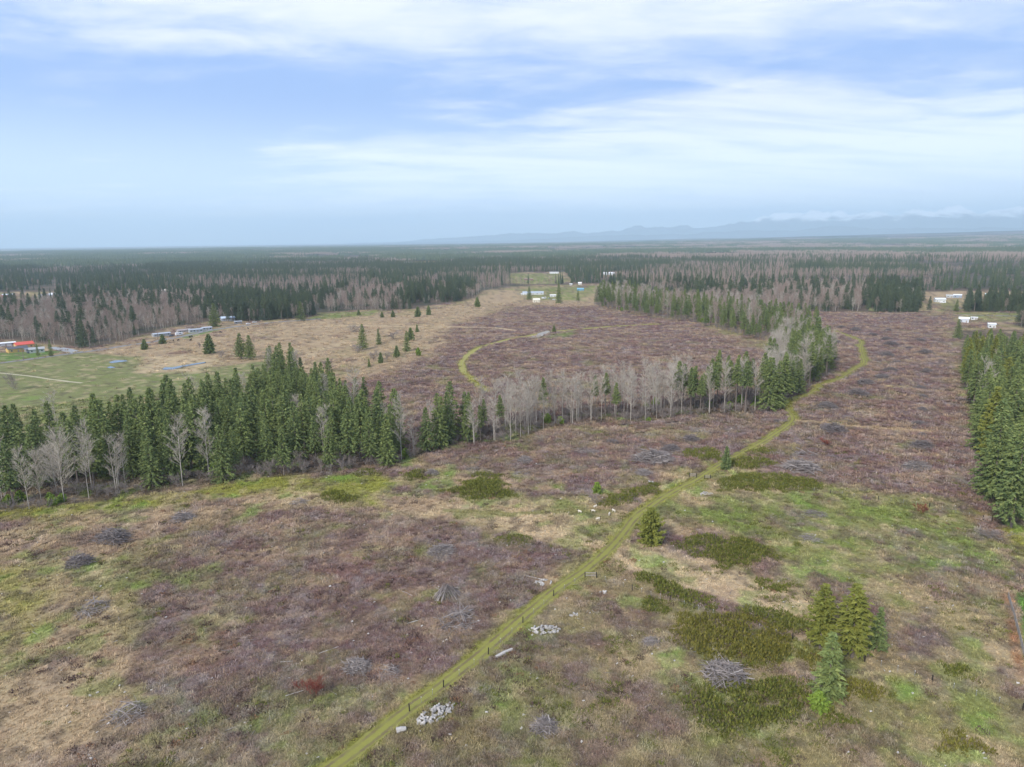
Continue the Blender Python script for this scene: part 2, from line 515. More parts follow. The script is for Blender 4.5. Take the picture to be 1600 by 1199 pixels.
def albedo(x, y):
    """ground colour and a rough 'how much scrub stands here' value"""
    r = np.hypot(x, y)
    wob = np.minimum(r * 0.035, 26)
    qx = x + (fbm(x, y, 34, 3, 21) - .5) * wob * 1.3 + (fbm(x, y, 7, 2, 22) - .5) * np.minimum(r * .02, 8)
    qy = y + (fbm(x, y, 34, 3, 23) - .5) * wob * 1.3 + (fbm(x, y, 7, 2, 24) - .5) * np.minimum(r * .02, 8)
    a1, a2, a3 = fbm(x, y, 38, 4, 31), fbm(x, y, 11, 4, 32), fbm(x, y, 2.6, 3, 33)
    # base: a mottle of scrub, dead grass and green
    base = lerp(np.tile(PUR, (len(x), 1)), TAN * .92, sstep(a1 * .5 + a2 * .5, .40, .56))
    base = lerp(base, OLI, sstep(fbm(x, y, 17, 4, 35), .46, .60) * .8)
    opn = open_ground(x, y)
    col = base
    scrub = (1 - sstep(a1 * .5 + a2 * .5, .40, .56)) * (1 - .6 * sstep(fbm(x, y, 17, 4, 35), .46, .60))
    tint = {}
    for c, poly, soft, amt, i in LAYERS_W:
        pa = np.array(poly)
        lo, hi = pa.min(0) - 40, pa.max(0) + 40
        k = (x > lo[0]) & (x < hi[0]) & (y > lo[1]) & (y < hi[1])
        if not k.any(): continue
        sharp = soft < .011
        d = inside_dist(x[k] if sharp else qx[k], y[k] if sharp else qy[k], poly)
        w_ = np.maximum(soft * r[k], .4)
        a = sstep(d, -w_, w_) * amt
        a = np.clip(a + (a2[k] - .5) * 1.9 * a * (1 - a) * 2 + (a3[k] - .5) * 1.4 * a * (1 - a) * 2, 0, 1)
        if c is not PAS and c is not LAW and c is not EAR and c is not MOS and c is not STR:
            a = a * np.clip(1.2 - .7 * sstep(fbm(x[k], y[k], 13, 4, 60 + i), .50, .68), .45, 1)
        col[k] = lerp(col[k], c, a)
        sc = {id(PUR): .95, id(TAN): .22, id(STR): .1, id(OLI): .45, id(GRN): .25, id(LEAF): .4}.get(id(c), 0.02)
        scrub[k] = scrub[k] * (1 - a) + sc * a
    # patches inside the scrub: reddish canes, silvery dead twigs, dead grass, moss
    near = 1 - sstep(r, 330, 620)
    s_ = scrub
    col = lerp(col, RED, s_ * sstep(fbm(x, y, 9, 3, 41), .56, .70) * .6)
    col = lerp(col, TWG, s_ * sstep(fbm(x, y, 6, 4, 42), .55, .70) * .75)
    col = lerp(col, TAN, s_ * sstep(fbm(x * .55, y * 1.3, 9, 4, 43), .52, .66) * .6)
    col = lerp(col, GRN, near * (.35 + .65 * (1 - s_)) * sstep(fbm(x, y, 8, 4, 44), .55, .68) * .6)
    col = lerp(col, LIME, near * (1 - s_) * sstep(fbm(x, y, 10, 3, 45), .66, .78) * .55)
    col = lerp(col, STR, (1 - s_) * sstep(fbm(x, y, 5, 4, 46), .55, .72) * .5 * (opn > 0))
    col = lerp(col, EAR, sstep(fbm(x, y, 3.2, 3, 47), .56, .72) * .55)
    col = lerp(col, PUR * .8, near * sstep(fbm(x, y, 5.5, 4, 48), .55, .66) * .6 * sstep(scrub, .22, .55))
    # pasture shading strips
    # tracks
    for nm, wd, c in (('main', 2.3, MOS * .9), ('field', 2.6, MOS), ('field2', 3.0, MOS), ('dirt', 3.0, STR), ('side', 2.2, TAN), ('meadow', 1.6, OLI)):
        ln = LINES[nm]
        lo, hi = ln.min(0) - 12, ln.max(0) + 12
        k = (x > lo[0]) & (x < hi[0]) & (y > lo[1]) & (y < hi[1])
        if not k.any(): continue
        d = seg_dist(qx[k] * .25 + x[k] * .75, qy[k] * .25 + y[k] * .75, ln[::3] if nm == 'main' else ln)
        a = 1 - sstep(d + (a3[k] - .5) * 2.0, wd * .6, wd * 1.3)
        col[k] = lerp(col[k], c, a * .85)
        scrub[k] *= 1 - a
    # woodland floor; far away the land is read as forest and field
    wood = sstep(-opn, 0, 12)
    fl = lerp(np.tile(EAR * 1.3, (len(x), 1)), FOR, sstep(fbm(x, y, 60, 3, 51), .4, .6))
    far = sstep(r, 4500, 9000)
    fn = fbm(x, y, 1500, 5, 52)
    fl2 = lerp(np.tile(np.array((.05, .062, .050)), (len(x), 1)), np.array((.17, .135, .12)), sstep(fbm(x, y, 900, 5, 53), .48, .60))
    fl2 = lerp(fl2, np.array((.30, .27, .20)), sstep(fn, .62, .70))
    fl = lerp(fl, fl2, far)
    col = lerp(col, fl, wood)
    scrub = scrub * (1 - wood)
    return np.clip(col, .01, .8), scrub


def ground():
    ang = np.concatenate([np.linspace(-180, -52, 40)[:-1], np.linspace(-52, -41, 16)[:-1], np.linspace(-41, 41, 470)[:-1], np.linspace(41, 52, 16)[:-1], np.linspace(52, 180, 40)[:-1]])
    rad = np.concatenate([[6, 30, 60], np.exp(np.linspace(math.log(80), math.log(900), 440)), np.exp(np.linspace(math.log(910), math.log(8000), 90)), np.exp(np.linspace(math.log(8300), math.log(44000), 60))])
    A, Rr = np.meshgrid(np.radians(ang), rad)
    x, y = (Rr * np.sin(A)).ravel(), (Rr * np.cos(A)).ravel()
    x = np.concatenate([x, [0.0]]); y = np.concatenate([y, [0.0]])
    z = gz(x, y)
    col, _ = albedo(x, y)
    na, nr = len(ang), len(rad)
    i, j = np.meshgrid(np.arange(nr - 1), np.arange(na), indexing='ij')
    j2 = (j + 1) % na
    q = np.stack([i * na + j, (i + 1) * na + j, (i + 1) * na + j2, i * na + j2], -1).reshape(-1, 4)
    q = q[:, ::-1]
    m = bpy.data.meshes.new('ground')
    nv, nq = len(x), len(q)
    cen = nv - 1
    tri = np.stack([np.full(na, cen), np.arange(na), (np.arange(na) + 1) % na], -1)[:, ::-1]
    m.vertices.add(nv)
    m.vertices.foreach_set('co', np.stack([x, y, z], -1).astype(np.float32).ravel())
    m.loops.add(nq * 4 + na * 3)
    m.loops.foreach_set('vertex_index', np.concatenate([q.ravel(), tri.ravel()]).astype(np.int32))
    m.polygons.add(nq + na)
    m.polygons.foreach_set('loop_start', np.concatenate([np.arange(nq) * 4, nq * 4 + np.arange(na) * 3]).astype(np.int32))
    m.update(calc_edges=True)
    m.validate()
    at = m.attributes.new('land', 'FLOAT_COLOR', 'POINT')
    at.data.foreach_set('color', np.concatenate([col, np.ones((nv, 1))], 1).astype(np.float32).ravel())
    m.polygons.foreach_set('use_smooth', np.ones(nq + na, bool))
    mt, k, b = new_mat('land_surface')
    a = k.n('ShaderNodeAttribute', attribute_name='land')
    g = k.n('ShaderNodeNewGeometry')
    pos = g.outputs['Position']
    n1 = k.noise(pos, 2.2, 6.0, 0.65)
    n2 = k.noise(pos, 0.35, 5.0, 0.62)
    st = k.vmath('MULTIPLY', pos, (0.35, 1.0, 1.0))
    n3 = k.noise(st, 0.9, 5.0, 0.7, 1.5)
    c = a.outputs['Color']
    c = k.mix(k.ramp(n1, .38, .62, 0, .55), c, k.vmath('MULTIPLY', c, (.52, .52, .55)))
    c = k.mix(k.ramp(n3, .52, .72, 0, .6), c, k.vmath('MULTIPLY', c, (1.5, 1.42, 1.3)))
    c = k.mix(k.ramp(n2, .4, .65, 0, .35), c, k.vmath('MULTIPLY', c, (.75, .78, .72)))
    k.put(b.inputs['Base Color'], c)
    b.inputs['Roughness'].default_value = 1.0
    b.inputs['Specular IOR Level'].default_value = 0.05
    bump = k.n('ShaderNodeBump')
    bump.inputs['Strength'].default_value = 0.5
    bump.inputs['Distance'].default_value = 0.25
    k.put(bump.inputs['Height'], n1)
    k.put(b.inputs['Normal'], bump.outputs[0])
    m.materials.append(mt)
    tag(link('ground', m), kind='structure')


ground()


def strip(name, line, half, mat, lift=0.03, jag=0.35, seed=0, cross=(-1, -.45, 0, .45, 1)):
    d = np.gradient(line, axis=0); d /= np.hypot(d[:, 0], d[:, 1])[:, None]
    nrm = np.stack([-d[:, 1], d[:, 0]], 1)
    vs, fs = [], []
    nc = len(cross)
    for i, (p, n) in enumerate(zip(line, nrm)):
        for k in cross:
            hw = half * k
            if abs(k) == 1: hw *= 1 + jag * (vnoise(np.array([i * .45]), np.array([k * 9.0]), seed)[0] - .5) * 2
            q = p + n * hw
            vs.append((q[0], q[1], g1(q[0], q[1]) + lift))
    for i in range(len(line) - 1):
        for k in range(nc - 1):
            a = i * nc + k
            fs.append((a, a + 1, a + nc + 1, a + nc))
    m = mesh_of(name, vs, fs, (mat,), smooth=True)
    uv = m.attributes.new('across', 'FLOAT', 'POINT')
    uv.data.foreach_set('value', np.tile(np.array(cross, np.float32), len(line)))
    return tag(link(name, m), kind='structure')


def track_mat(name, mid, rut, edge, rut_amt=.75):
    m, k, b = new_mat(name)
    a = k.n('ShaderNodeAttribute', attribute_name='across')
    g = k.n('ShaderNodeNewGeometry')
    pos = g.outputs['Position']
    ab = k.math('ABSOLUTE', a.outputs['Fac'])
    nz = k.noise(pos, 1.3, 5, .65)
    nb = k.noise(pos, .25, 3, .5)
    off = k.math('SUBTRACT', ab, .46)
    rt = k.ramp(k.math('ADD', k.math('ABSOLUTE', off), k.math('MULTIPLY', k.math('SUBTRACT', nz, .5), .35)), .08, .26, rut_amt, 0)
    rt = k.math('MULTIPLY', rt, k.ramp(nb, .35, .6, .35, 1.0))
    c = k.mix(nz, c4(mid), c4(tuple(v * 1.3 for v in mid)))
    c = k.mix(rt, c, c4(rut))
    c = k.mix(k.ramp(k.math('ADD', ab, k.math('SUBTRACT', nz, .5)), .75, 1.15), c, c4(edge))
    k.put(b.inputs['Base Color'], c)
    b.inputs['Roughness'].default_value = 1.0
    b.inputs['Specular IOR Level'].default_value = .05
    return m


TM = track_mat('mossy_track', (0.205, 0.200, 0.052), (0.150, 0.115, 0.070), (0.19, 0.17, 0.075), .85)
TM2 = track_mat('worn_grass_track', (0.26, 0.25, 0.075), (0.30, 0.25, 0.13), (0.24, 0.20, 0.10))
strip('track', LINES['main'], 1.75, TM, .05, seed=1, cross=(-1, -.7, -.46, -.2, 0, .2, .46, .7, 1))
strip('track', LINES['field'], 2.0, TM2, .08, seed=2, cross=(-1, -.46, 0, .46, 1))
strip('track', LINES['field2'], 2.2, TM2, .08, seed=3, cross=(-1, -.46, 0, .46, 1))
M['asphalt'] = plain('worn_asphalt', (0.22, 0.21, 0.20), grain=.15)
M['concrete'] = plain('pale_concrete', (0.34, 0.35, 0.36), grain=.1)
M['gravel'] = plain('pale_gravel', (0.33, 0.31, 0.28), grain=.2)
strip('road', LINES['road'], 3.2, M['asphalt'], .10, jag=.03, seed=4)
strip('driveway', smooth_line([(123, 552), (112, 549), (100, 546), (82, 543)], 2), 4.5, M['concrete'], .14, jag=.05, seed=5)
strip('path', smooth_line([(-20, 582), (20, 584), (70, 592), (128, 599)], 3), 1.1, plain('sandy_path', (.42, .38, .25)), .07, jag=.3, seed=6)
strip('road', smooth_line([(1490, 493), (1512, 492), (1560, 494), (1640, 496)], 4), 3.0, M['asphalt'], .12, jag=.05, seed=7)
strip('path', smooth_line([(838, 528), (846, 522), (858, 518)], 2), 3.6, M['gravel'], .13, jag=.3, seed=8)
strip('road', smooth_line([(1362, 486), (1370, 472), (1376, 455)], 4), 4.0, plain('grassy_lane', (.24, .24, .09)), .12, jag=.1, seed=9)


def water(name, px, label=None):
    line = wpoly(px)
    m, k, b = new_mat('pond_water')
    b.inputs['Base Color'].default_value = (0.10, 0.12, 0.13, 1)
    b.inputs['Roughness'].default_value = 0.08
    b.inputs['Specular IOR Level'].default_value = 0.8
    vs = [(x, y, .16) for x, y in line]
    z = max(g1(x, y) for x, y in line) + .12
    vs = [(x, y, z) for x, y in line]
    tag(link(name, mesh_of(name, vs, [tuple(range(len(vs)))], (m,))), kind='structure')


water('water', [(253, 577), (258, 574), (270, 574), (285, 571), (300, 568.5), (321, 565.5), (322, 567), (300, 571), (286, 573.5), (270, 577.5), (258, 578)])
water('water', [(170, 566), (180, 563.5), (196, 563), (200, 564.5), (185, 566.5), (174, 568)])
water('water', [(167, 574), (173, 572), (181, 574.5), (172, 575.5)])


# ------------------------------------------------------------------ mountains on the horizon
def mountains():
    m, k, b = new_mat('mountain_rock')
    g = k.n('ShaderNodeNewGeometry')
    s_ = k.n('ShaderNodeSeparateXYZ'); k.put(s_.inputs[0], g.outputs['Position'])
    nz = k.noise(g.outputs['Position'], 0.0016, 6, .62)
    h = k.math('MULTIPLY_ADD', nz, 900.0, s_.outputs[2])
    snow = k.ramp(h, 1120, 1380)
    c = k.mix(snow, (.09, .11, .11, 1), (.85, .87, .9, 1))
    k.put(b.inputs['Base Color'], c)
    for li, (dist, wid, scale, seed) in enumerate(((31000, 6000, 1.0, 3), (25500, 3500, .42, 9))):
        na, nr = 420, 26
        ang = np.radians(np.linspace(-16, 46, na))
        A, T = np.meshgrid(ang, np.linspace(0, 1, nr))
        rr = dist + (T - .5) * wid
        x, y = rr * np.sin(A), rr * np.cos(A)
        deg = np.degrees(A)
        env = np.interp(deg, [-16, -10, -5, 0, 5, 10, 16, 24, 32, 37, 46], [0, 150, 280, 400, 620, 760, 850, 1030, 1180, 1230, 1200])
        prof = 1 - np.abs(T - .5) * 2
        ridge = .72 + .5 * (fbm(x, y, 2600, 5, seed, .55) - .5) * 2
        crag = 1 - np.abs(fbm(x, y, 1500, 4, seed + 4, .5) - .5) * 1.3
        z = env * scale * np.clip(prof, 0, 1) ** .8 * ridge * crag * 1.15
        q = [(i * na + j, i * na + j + 1, (i + 1) * na + j + 1, (i + 1) * na + j) for i in range(nr - 1) for j in range(na - 1)]
        me = mesh_of('mountain', np.stack([x, y, z - 3], -1).reshape(-1, 3).tolist(), q, (m,), smooth=True)
        tag(link('mountains', me), kind='structure')


mountains()


def haze():
    m = bpy.data.materials.new('haze_air')
    m.use_nodes = True
    t = m.node_tree; t.nodes.clear()
    o = t.nodes.new('ShaderNodeOutputMaterial')
    v = t.nodes.new('ShaderNodeVolumePrincipled')
    v.inputs['Color'].default_value = (0.68, 0.87, 1.0, 1)
    v.inputs['Density'].default_value = HAZE_DENSITY
    v.inputs['Anisotropy'].default_value = 0.1
    t.links.new(v.outputs[0], o.inputs['Volume'])
    b = MB(); b.box(0, 0, -12, 94000, 94000, 1560)
    tag(b.build('haze', m), 'thin blue haze lying over the whole plain', 'haze', kind='stuff')


HAZE_DENSITY = 7.4e-5
haze()

# ------------------------------------------------------------------ tree shapes
def fir_mesh(seed, H, Rm, base, n_whorl=30, droop=.25, fine=1.0, gappy=0.0, ovate=0.0, tip=.04, upturn=.25):
    """trunk and crown builders of one conifer: whorled boughs that carry flat needle sprays"""
    q = random.Random(seed)
    tr, cr = MB(), MB()
    lean = (q.uniform(-.25, .25), q.uniform(-.25, .25))
    tr.tube([(0, 0, -.4), (lean[0] * .3, lean[1] * .3, H * .35), (lean[0], lean[1], H * .97)], [H * .012 + .04, H * .009, .02], 6)
    zb = H * base
    for i in range(n_whorl):
        t = (i + q.uniform(-.3, .3)) / n_whorl
        t = max(0, min(.995, t))
        z = zb + (H - zb) * t
        if ovate: prof = (math.sin(min(1, (1 - t) * 1.0) * math.pi * .62) ** .8) * (1 - ovate * max(0, .35 - t))
        else: prof = (1 - t) ** .95 * (1 - .3 * max(0, .15 - t) / .15) + tip
        nb = q.choice((5, 6, 6, 7))
        a0 = q.uniform(0, 6.28)
        for b in range(nb):
            if q.random() < gappy: continue
            L = Rm * prof * q.uniform(.68, 1.2)
            if L < .12: L = .12
            a = a0 + b * 6.283 / nb + q.uniform(-.3, .3)
            ca, sa = math.cos(a), math.sin(a)
            ns = max(2, int(L / (.42 / fine)))
            up = (.55 * t - droop * (1 - t)) + q.uniform(-.1, .1)
            lx, ly = lean[0] * z / H, lean[1] * z / H
            for k in range(ns):
                f = (k + q.uniform(.3, 1.0)) / ns
                d = L * f
                zz = z + d * up - d * d * .05 + upturn * d * max(0, f - .6)
                wdt = (.30 + .38 * (1 - abs(f - .55))) * q.uniform(.7, 1.25) / fine ** .5
                ln = q.uniform(.55, .95) / fine ** .5
                off = q.uniform(-.3, .3) * (.3 + L * .12)
                cx_, cy_ = lx + ca * d - sa * off, ly + sa * d + ca * off
                ax = a + q.uniform(-.9, .9)
                ux, uy = math.cos(ax), math.sin(ax)
                hang = q.uniform(.1, .55)
                tl = q.uniform(-.35, .35)
                cr.add([(cx_ - uy * wdt * .5, cy_ + ux * wdt * .5, zz + tl * wdt), (cx_ + uy * wdt * .5, cy_ - ux * wdt * .5, zz - tl * wdt),
                        (cx_ + ux * ln, cy_ + uy * ln, zz - hang * ln)], [(0, 1, 2)])
                if q.random() < .75:
                    cr.add([(cx_ - ux * .2, cy_ - uy * .2, zz + .18), (cx_ + ux * ln * .7, cy_ + uy * ln * .7, zz + .05), (cx_ + ux * ln * .2, cy_ + uy * ln * .2, zz - .55 * q.uniform(.6, 1.3))], [(0, 1, 2)])
    for k in range(5):
        a = k * 1.257
        cr.spike((lean[0], lean[1], H * .965), (lean[0] + .12 * math.cos(a), lean[1] + .12 * math.sin(a), H * (1.0 + .01 * k / 5)), .06)
    return tr, cr


def dead_boughs(tr, seed, H, z0, z1, n):
    q = random.Random(seed)
    for _ in range(n):
        z = q.uniform(z0, z1); a = q.uniform(0, 6.28); L = q.uniform(.5, 1.7)
        tr.spike((0, 0, z), (L * math.cos(a), L * math.sin(a), z + q.uniform(-.5, .25)), .035)


def bare_mesh(seed, H, Rm, base=.35, n_main=22, twigs=7, wid=.045, stems=1):
    q = random.Random(seed)
    tr, cr = MB(), MB()
    for s_ in range(stems):
        ox, oy = (0, 0) if stems == 1 else (q.uniform(-.5, .5), q.uniform(-.5, .5))
        lx, ly = q.uniform(-.7, .7) + ox * 2.5, q.uniform(-.7, .7) + oy * 2.5
        Hs = H * q.uniform(.85, 1.0) if s_ else H
        def axis(f): return (ox + lx * f * f, oy + ly * f * f, Hs * f)
        tr.tube([(ox, oy, -.4), axis(.3), axis(.6), axis(.98)], [.0075 * Hs, .006 * Hs, .0042 * Hs, .015], 5)
        for i in range(max(4, n_main // stems)):
            f = base + (1 - base) * (i + q.random()) / max(4, n_main // stems)
            f = min(f, .97)
            p = Vector(axis(f))
            a = q.uniform(0, 6.28)
            L = Rm * (1.15 - .75 * abs(f - base - .25)) * q.uniform(.6, 1.15) * (1.05 - .45 * f)
            el = q.uniform(.55, 1.15)
            d = Vector((math.cos(a) * math.cos(el), math.sin(a) * math.cos(el), math.sin(el)))
            e = p + d * L * 1.25
            cr.spike(p, e, .042)
            for j in range(twigs):
                g = q.uniform(.25, .98)
                s0 = p + d * L * 1.25 * g
                d2 = (d + Vector((q.uniform(-.8, .8), q.uniform(-.8, .8), q.uniform(-.2, .7)))).normalized()
                l2 = q.uniform(.7, 1.7) * (Rm / 2.6)
                e2 = s0 + d2 * l2
                cr.spike(s0, e2, wid)
                for _ in range(4):
                    g2 = q.uniform(.2, 1)
                    s3 = s0 + d2 * l2 * g2
                    d3 = (d2 + Vector((q.uniform(-.9, .9), q.uniform(-.9, .9), q.uniform(-.3, .7)))).normalized()
                    cr.spike(s3, s3 + d3 * q.uniform(.4, .95), wid * .75)
    return tr, cr


SHAPES = {}


def shape(key, builder, tmat, cmat):
    tr, cr = builder
    SHAPES.setdefault(key, []).append((tr.mesh('trunk', (tmat,)), cr.mesh('crown', (cmat,)), (tr, cr, tmat, cmat)))


for i in range(4): shape('fir_full', fir_mesh(100 + i, 22, 4.6 + .4 * (i % 2), .06 + .04 * (i % 3), 38, .30, gappy=.08), M['bark'], M['fir'])
for i in range(4):
    b_ = fir_mesh(120 + i, 24, 3.2 + .3 * (i % 2), .40 + .07 * (i % 3), 26, .22, gappy=.10)
    dead_boughs(b_[0], i, 24, 4, 12, 26)
    shape('fir_high', b_, M['bark'], M['fir'])
for i in range(3): shape('fir_mid', fir_mesh(140 + i, 22, 3.8, .20 + .05 * i, 32, .28, gappy=.12), M['bark'], M['fir'])
for i in range(2): shape('cone_young', fir_mesh(160 + i, 8, 2.3, .03, 24, .05, fine=1.7, tip=.06, upturn=.5), M['bark'], M['fir'])
shape('cone_olive', fir_mesh(170, 8, 2.6, .03, 28, .05, fine=1.9, ovate=.25, upturn=.5), M['bark'], M['pine'])
for i in range(2): shape('pine_tall', fir_mesh(180 + i, 16, 2.1, .12, 34, .1, fine=1.6, ovate=.2, gappy=.1, upturn=.5), M['bark'], M['pine'])
for i in range(2): shape('fir_young', fir_mesh(190 + i, 12, 2.1, .06, 28, .22, fine=1.5, gappy=.08), M['bark'], M['fir'])
shape('bright_bush', fir_mesh(195, 4, 1.4, .02, 16, -.1, fine=2.0, ovate=.2, upturn=.6), M['bark'], M['bright'])
for i in range(5): shape('bare_pale', bare_mesh(200 + i, 18, 3.0 + .3 * (i % 3), .24 + .06 * (i % 3), 36, 8, .032, 1 + (i == 3) * 2), M['bark_pale'], M['twig_pale'])
for i in range(3): shape('bare_broad', bare_mesh(220 + i, 17, 5.2, .20, 52, 10, .034, 1 + i % 2), M['bark_pale'], M['twig_pale'])
for i in range(4): shape('bare_brown', bare_mesh(230 + i, 19, 3.3, .34, 34, 8, .036), M['bark_pale'], M['twig_brown'])
for i in range(2): shape('bare_bush', bare_mesh(250 + i, 3.2, 1.7, .08, 22, 5, .025, 4), M['grey_twig'], M['grey_twig'])
for i in range(1): shape('red_bush', bare_mesh(260, 2.4, 1.2, .05, 26, 6, .025, 5), M['red_twig'], M['red_twig'])
shape('snag', (lambda t: (dead_boughs(t[0], 5, 28, 3, 27, 150), t)[1])(fir_mesh(270, 28, .6, .9, 3)), M['bark_pale'], M['twig_pale'])
BASE_H = dict(fir_full=22, fir_high=24, fir_mid=22, cone_young=8, cone_olive=8, pine_tall=16, fir_young=12, bright_bush=4, bare_pale=18, bare_broad=17,
              bare_brown=19, bare_bush=3.2, red_bush=2.4, snag=28)


def tree(name, key, x, y, h, label, cat, group=None, wid=1.0, var=None, rz=None):
    tm, cm, _ = SHAPES[key][(rnd.randrange(99) if var is None else var) % len(SHAPES[key])]
    s_ = h / BASE_H[key]
    o = empty(name, (x, y, g1(x, y) - .02), rnd.uniform(0, 6.28) if rz is None else rz, (s_ * wid, s_ * wid, s_))
    tag(o, label, cat, group)
    link('trunk' if 'bush' not in key else 'stem', tm, o)
    link('crown', cm, o)
    return o


def px_h(x, yb, yt):
    """height in metres of something that stands at (x, yb) and reaches up to yt"""
    p = P(x, yb); d = cam_rot @ Vector(((x - CX) / F_PX, -(yt - CY) / F_PX, -1.0))
    return CAM_H + d.z * (math.hypot(*p) / math.hypot(d.x, d.y))


def poisson(poly, spacing, seed, jitter=None, n_max=100000):
    q = np.random.default_rng(seed)
    pa = np.array(poly); lo, hi = pa.min(0), pa.max(0)
    n = int((hi[0] - lo[0]) * (hi[1] - lo[1]) / spacing ** 2 * 4) + 10
    c = lo + q.random((n, 2)) * (hi - lo)
    c = c[inside_dist(c[:, 0], c[:, 1], poly) > 0]
    cell = {}; out = []
    for p in c:
        k = (int(p[0] // spacing), int(p[1] // spacing))
        ok = True
        for i in (-1, 0, 1):
            for j in (-1, 0, 1):
                for o in cell.get((k[0] + i, k[1] + j), ()):
                    if (o[0] - p[0]) ** 2 + (o[1] - p[1]) ** 2 < spacing ** 2: ok = False
        if ok: cell.setdefault(k, []).append(p); out.append(p)
    return np.array(out)


# ------------------------------------------------------------------ lone trees, each told apart
LONE = [  # name, shape, x, y of the foot, y of the top, label, width factor
    ('conifer_tree', 'cone_olive', 1016, 850, 793, 'olive green bushy cone-shaped tree standing alone beside the bend of the mossy track', 1.0),
    ('conifer_tree', 'cone_young', 1134, 734, 697, 'small dark green conifer beside the track near the wooden gate', .8),
    ('conifer_tree', 'bright_bush', 933, 770, 751, 'little bright green conifer above the round grey bush by the sheep', .9),
    ('pine_tree', 'pine_tall', 1281, 1013, 909, 'tall olive pine, left one of the two in the clump among the broom', 1.45),
    ('pine_tree', 'pine_tall', 1331, 1028, 910, 'tall olive pine with bare lower trunk, right one of the two in the clump', 1.6),
    ('conifer_tree', 'fir_young', 1369, 1017, 947, 'blue-green young fir at the right end of the clump of pines', 1.2),
    ('conifer_tree', 'fir_young', 1293, 1091, 988, 'bright green open fir in front of the two tall pines', 1.35),
    ('conifer_tree', 'bright_bush', 1279, 1112, 1081, 'small yellow-green bush at the foot of the open fir in the broom', 1.1),
    ('conifer_tree', 'cone_young', 226, 546, 529, 'low round dark tree by the road, left of two in the tan field', 1.25),
    ('conifer_tree', 'cone_young', 254, 537, 522, 'round dark evergreen below the low grey home by the road', 1.5),
    ('conifer_tree', 'cone_young', 328, 553, 522, 'neat dark egg-shaped conifer alone in the tan field', 1.15),
    ('conifer_tree', 'fir_full', 377, 561, 520, 'broad dark fir, left of a touching pair at the corner of the stand', 1.5),
    ('conifer_tree', 'fir_full', 391, 562, 523, 'broad dark fir, right of a touching pair at the corner of the stand', 1.4),
    ('conifer_tree', 'fir_full', 567, 546, 505, 'tallest dark fir of the scattered trees in the tan field', 1.1),
    ('conifer_tree', 'fir_full', 592, 539, 514, 'narrow dark fir right of the tallest fir in the tan field', 1.1),
    ('conifer_tree', 'fir_full', 636, 549, 516, 'mid green fir, front one of the clump in the tan field', 1.1),
    ('conifer_tree', 'cone_young', 642, 532, 512, 'dark rounded conifer, back one of the clump in the tan field', 1.3),
    ('conifer_tree', 'cone_young', 620, 559, 540, 'small bright conifer below the clump in the tan field', 1.1),
    ('conifer_tree', 'cone_young', 595, 568, 551, 'small pointed conifer in the grey bushes of the tan field', 1.0),
    ('conifer_tree', 'cone_young', 577, 573, 560, 'thin little conifer left of the pointed one in the grey bushes', .7),
    ('conifer_tree', 'bright_bush', 654, 556, 543, 'pale little tree at the right foot of the clump', .8),
    ('conifer_tree', 'cone_young', 652, 519, 507, 'small olive tree behind the clump near the dirt road', .9),
    ('conifer_tree', 'cone_young', 561, 493, 484, 'low dark conifer at the right end of the green strip', 1.5),
    ('conifer_tree', 'cone_young', 597, 496, 487, 'first small conifer right of the green strip along the far edge', 1.4),
    ('conifer_tree', 'cone_young', 614, 495, 484, 'second small conifer right of the green strip along the far edge', 1.3),
    ('conifer_tree', 'cone_young', 653, 495, 479, 'third, taller conifer right of the green strip along the far edge', 1.3),
    ('conifer_tree', 'cone_young', 670, 492, 477, 'fourth conifer right of the green strip along the far edge', 1.1),
    ('conifer_tree', 'cone_young', 746, 480, 464, 'dark conifer alone at the far top of the tan field', 1.2),
    ('conifer_tree', 'cone_young', 866, 519, 508, 'tiny dark conifer beside the pale gravel patch in the far field', 1.1),
    ('conifer_tree', 'fir_full', 827, 469, 447, 'dark fir left of the cream house in the far clearing', 1.1),
    ('conifer_tree', 'fir_full', 873, 474, 442, 'tall dark fir right of the cream house in the far clearing', 1.0),
    ('conifer_tree', 'fir_mid', 903, 475, 453, 'thin grey-green fir below the blue shed in the far clearing', .9),
    ('conifer_tree', 'fir_full', 471, 501, 470, 'big dark fir at the wood edge left of the green strip', 1.3),
    ('conifer_tree', 'fir_full', 336, 511, 474, 'broad dark fir left of the blue-roofed barn', 1.5),
    ('conifer_tree', 'fir_full', 1494, 487, 467, 'small dark fir alone in the right hand clearing', 1.1),
    ('conifer_tree', 'fir_full', 1496, 530, 498, 'pointed green fir at the far corner of the clearcut by the white building', 1.1),
    ('conifer_tree', 'fir_full', 80, 557, 530, 'dark fir by the road in front of the driveway', .8),
    ('conifer_tree', 'fir_mid', 60, 560, 537, 'thin fir by the road, left of the dark roadside fir', .8),
]
for nm, key, x, yb, yt, lab, wd in LONE:
    p = P(x, yb)
    tree(nm, key, p[0], p[1], px_h(x, yb, yt), lab, 'tree', None, wd)
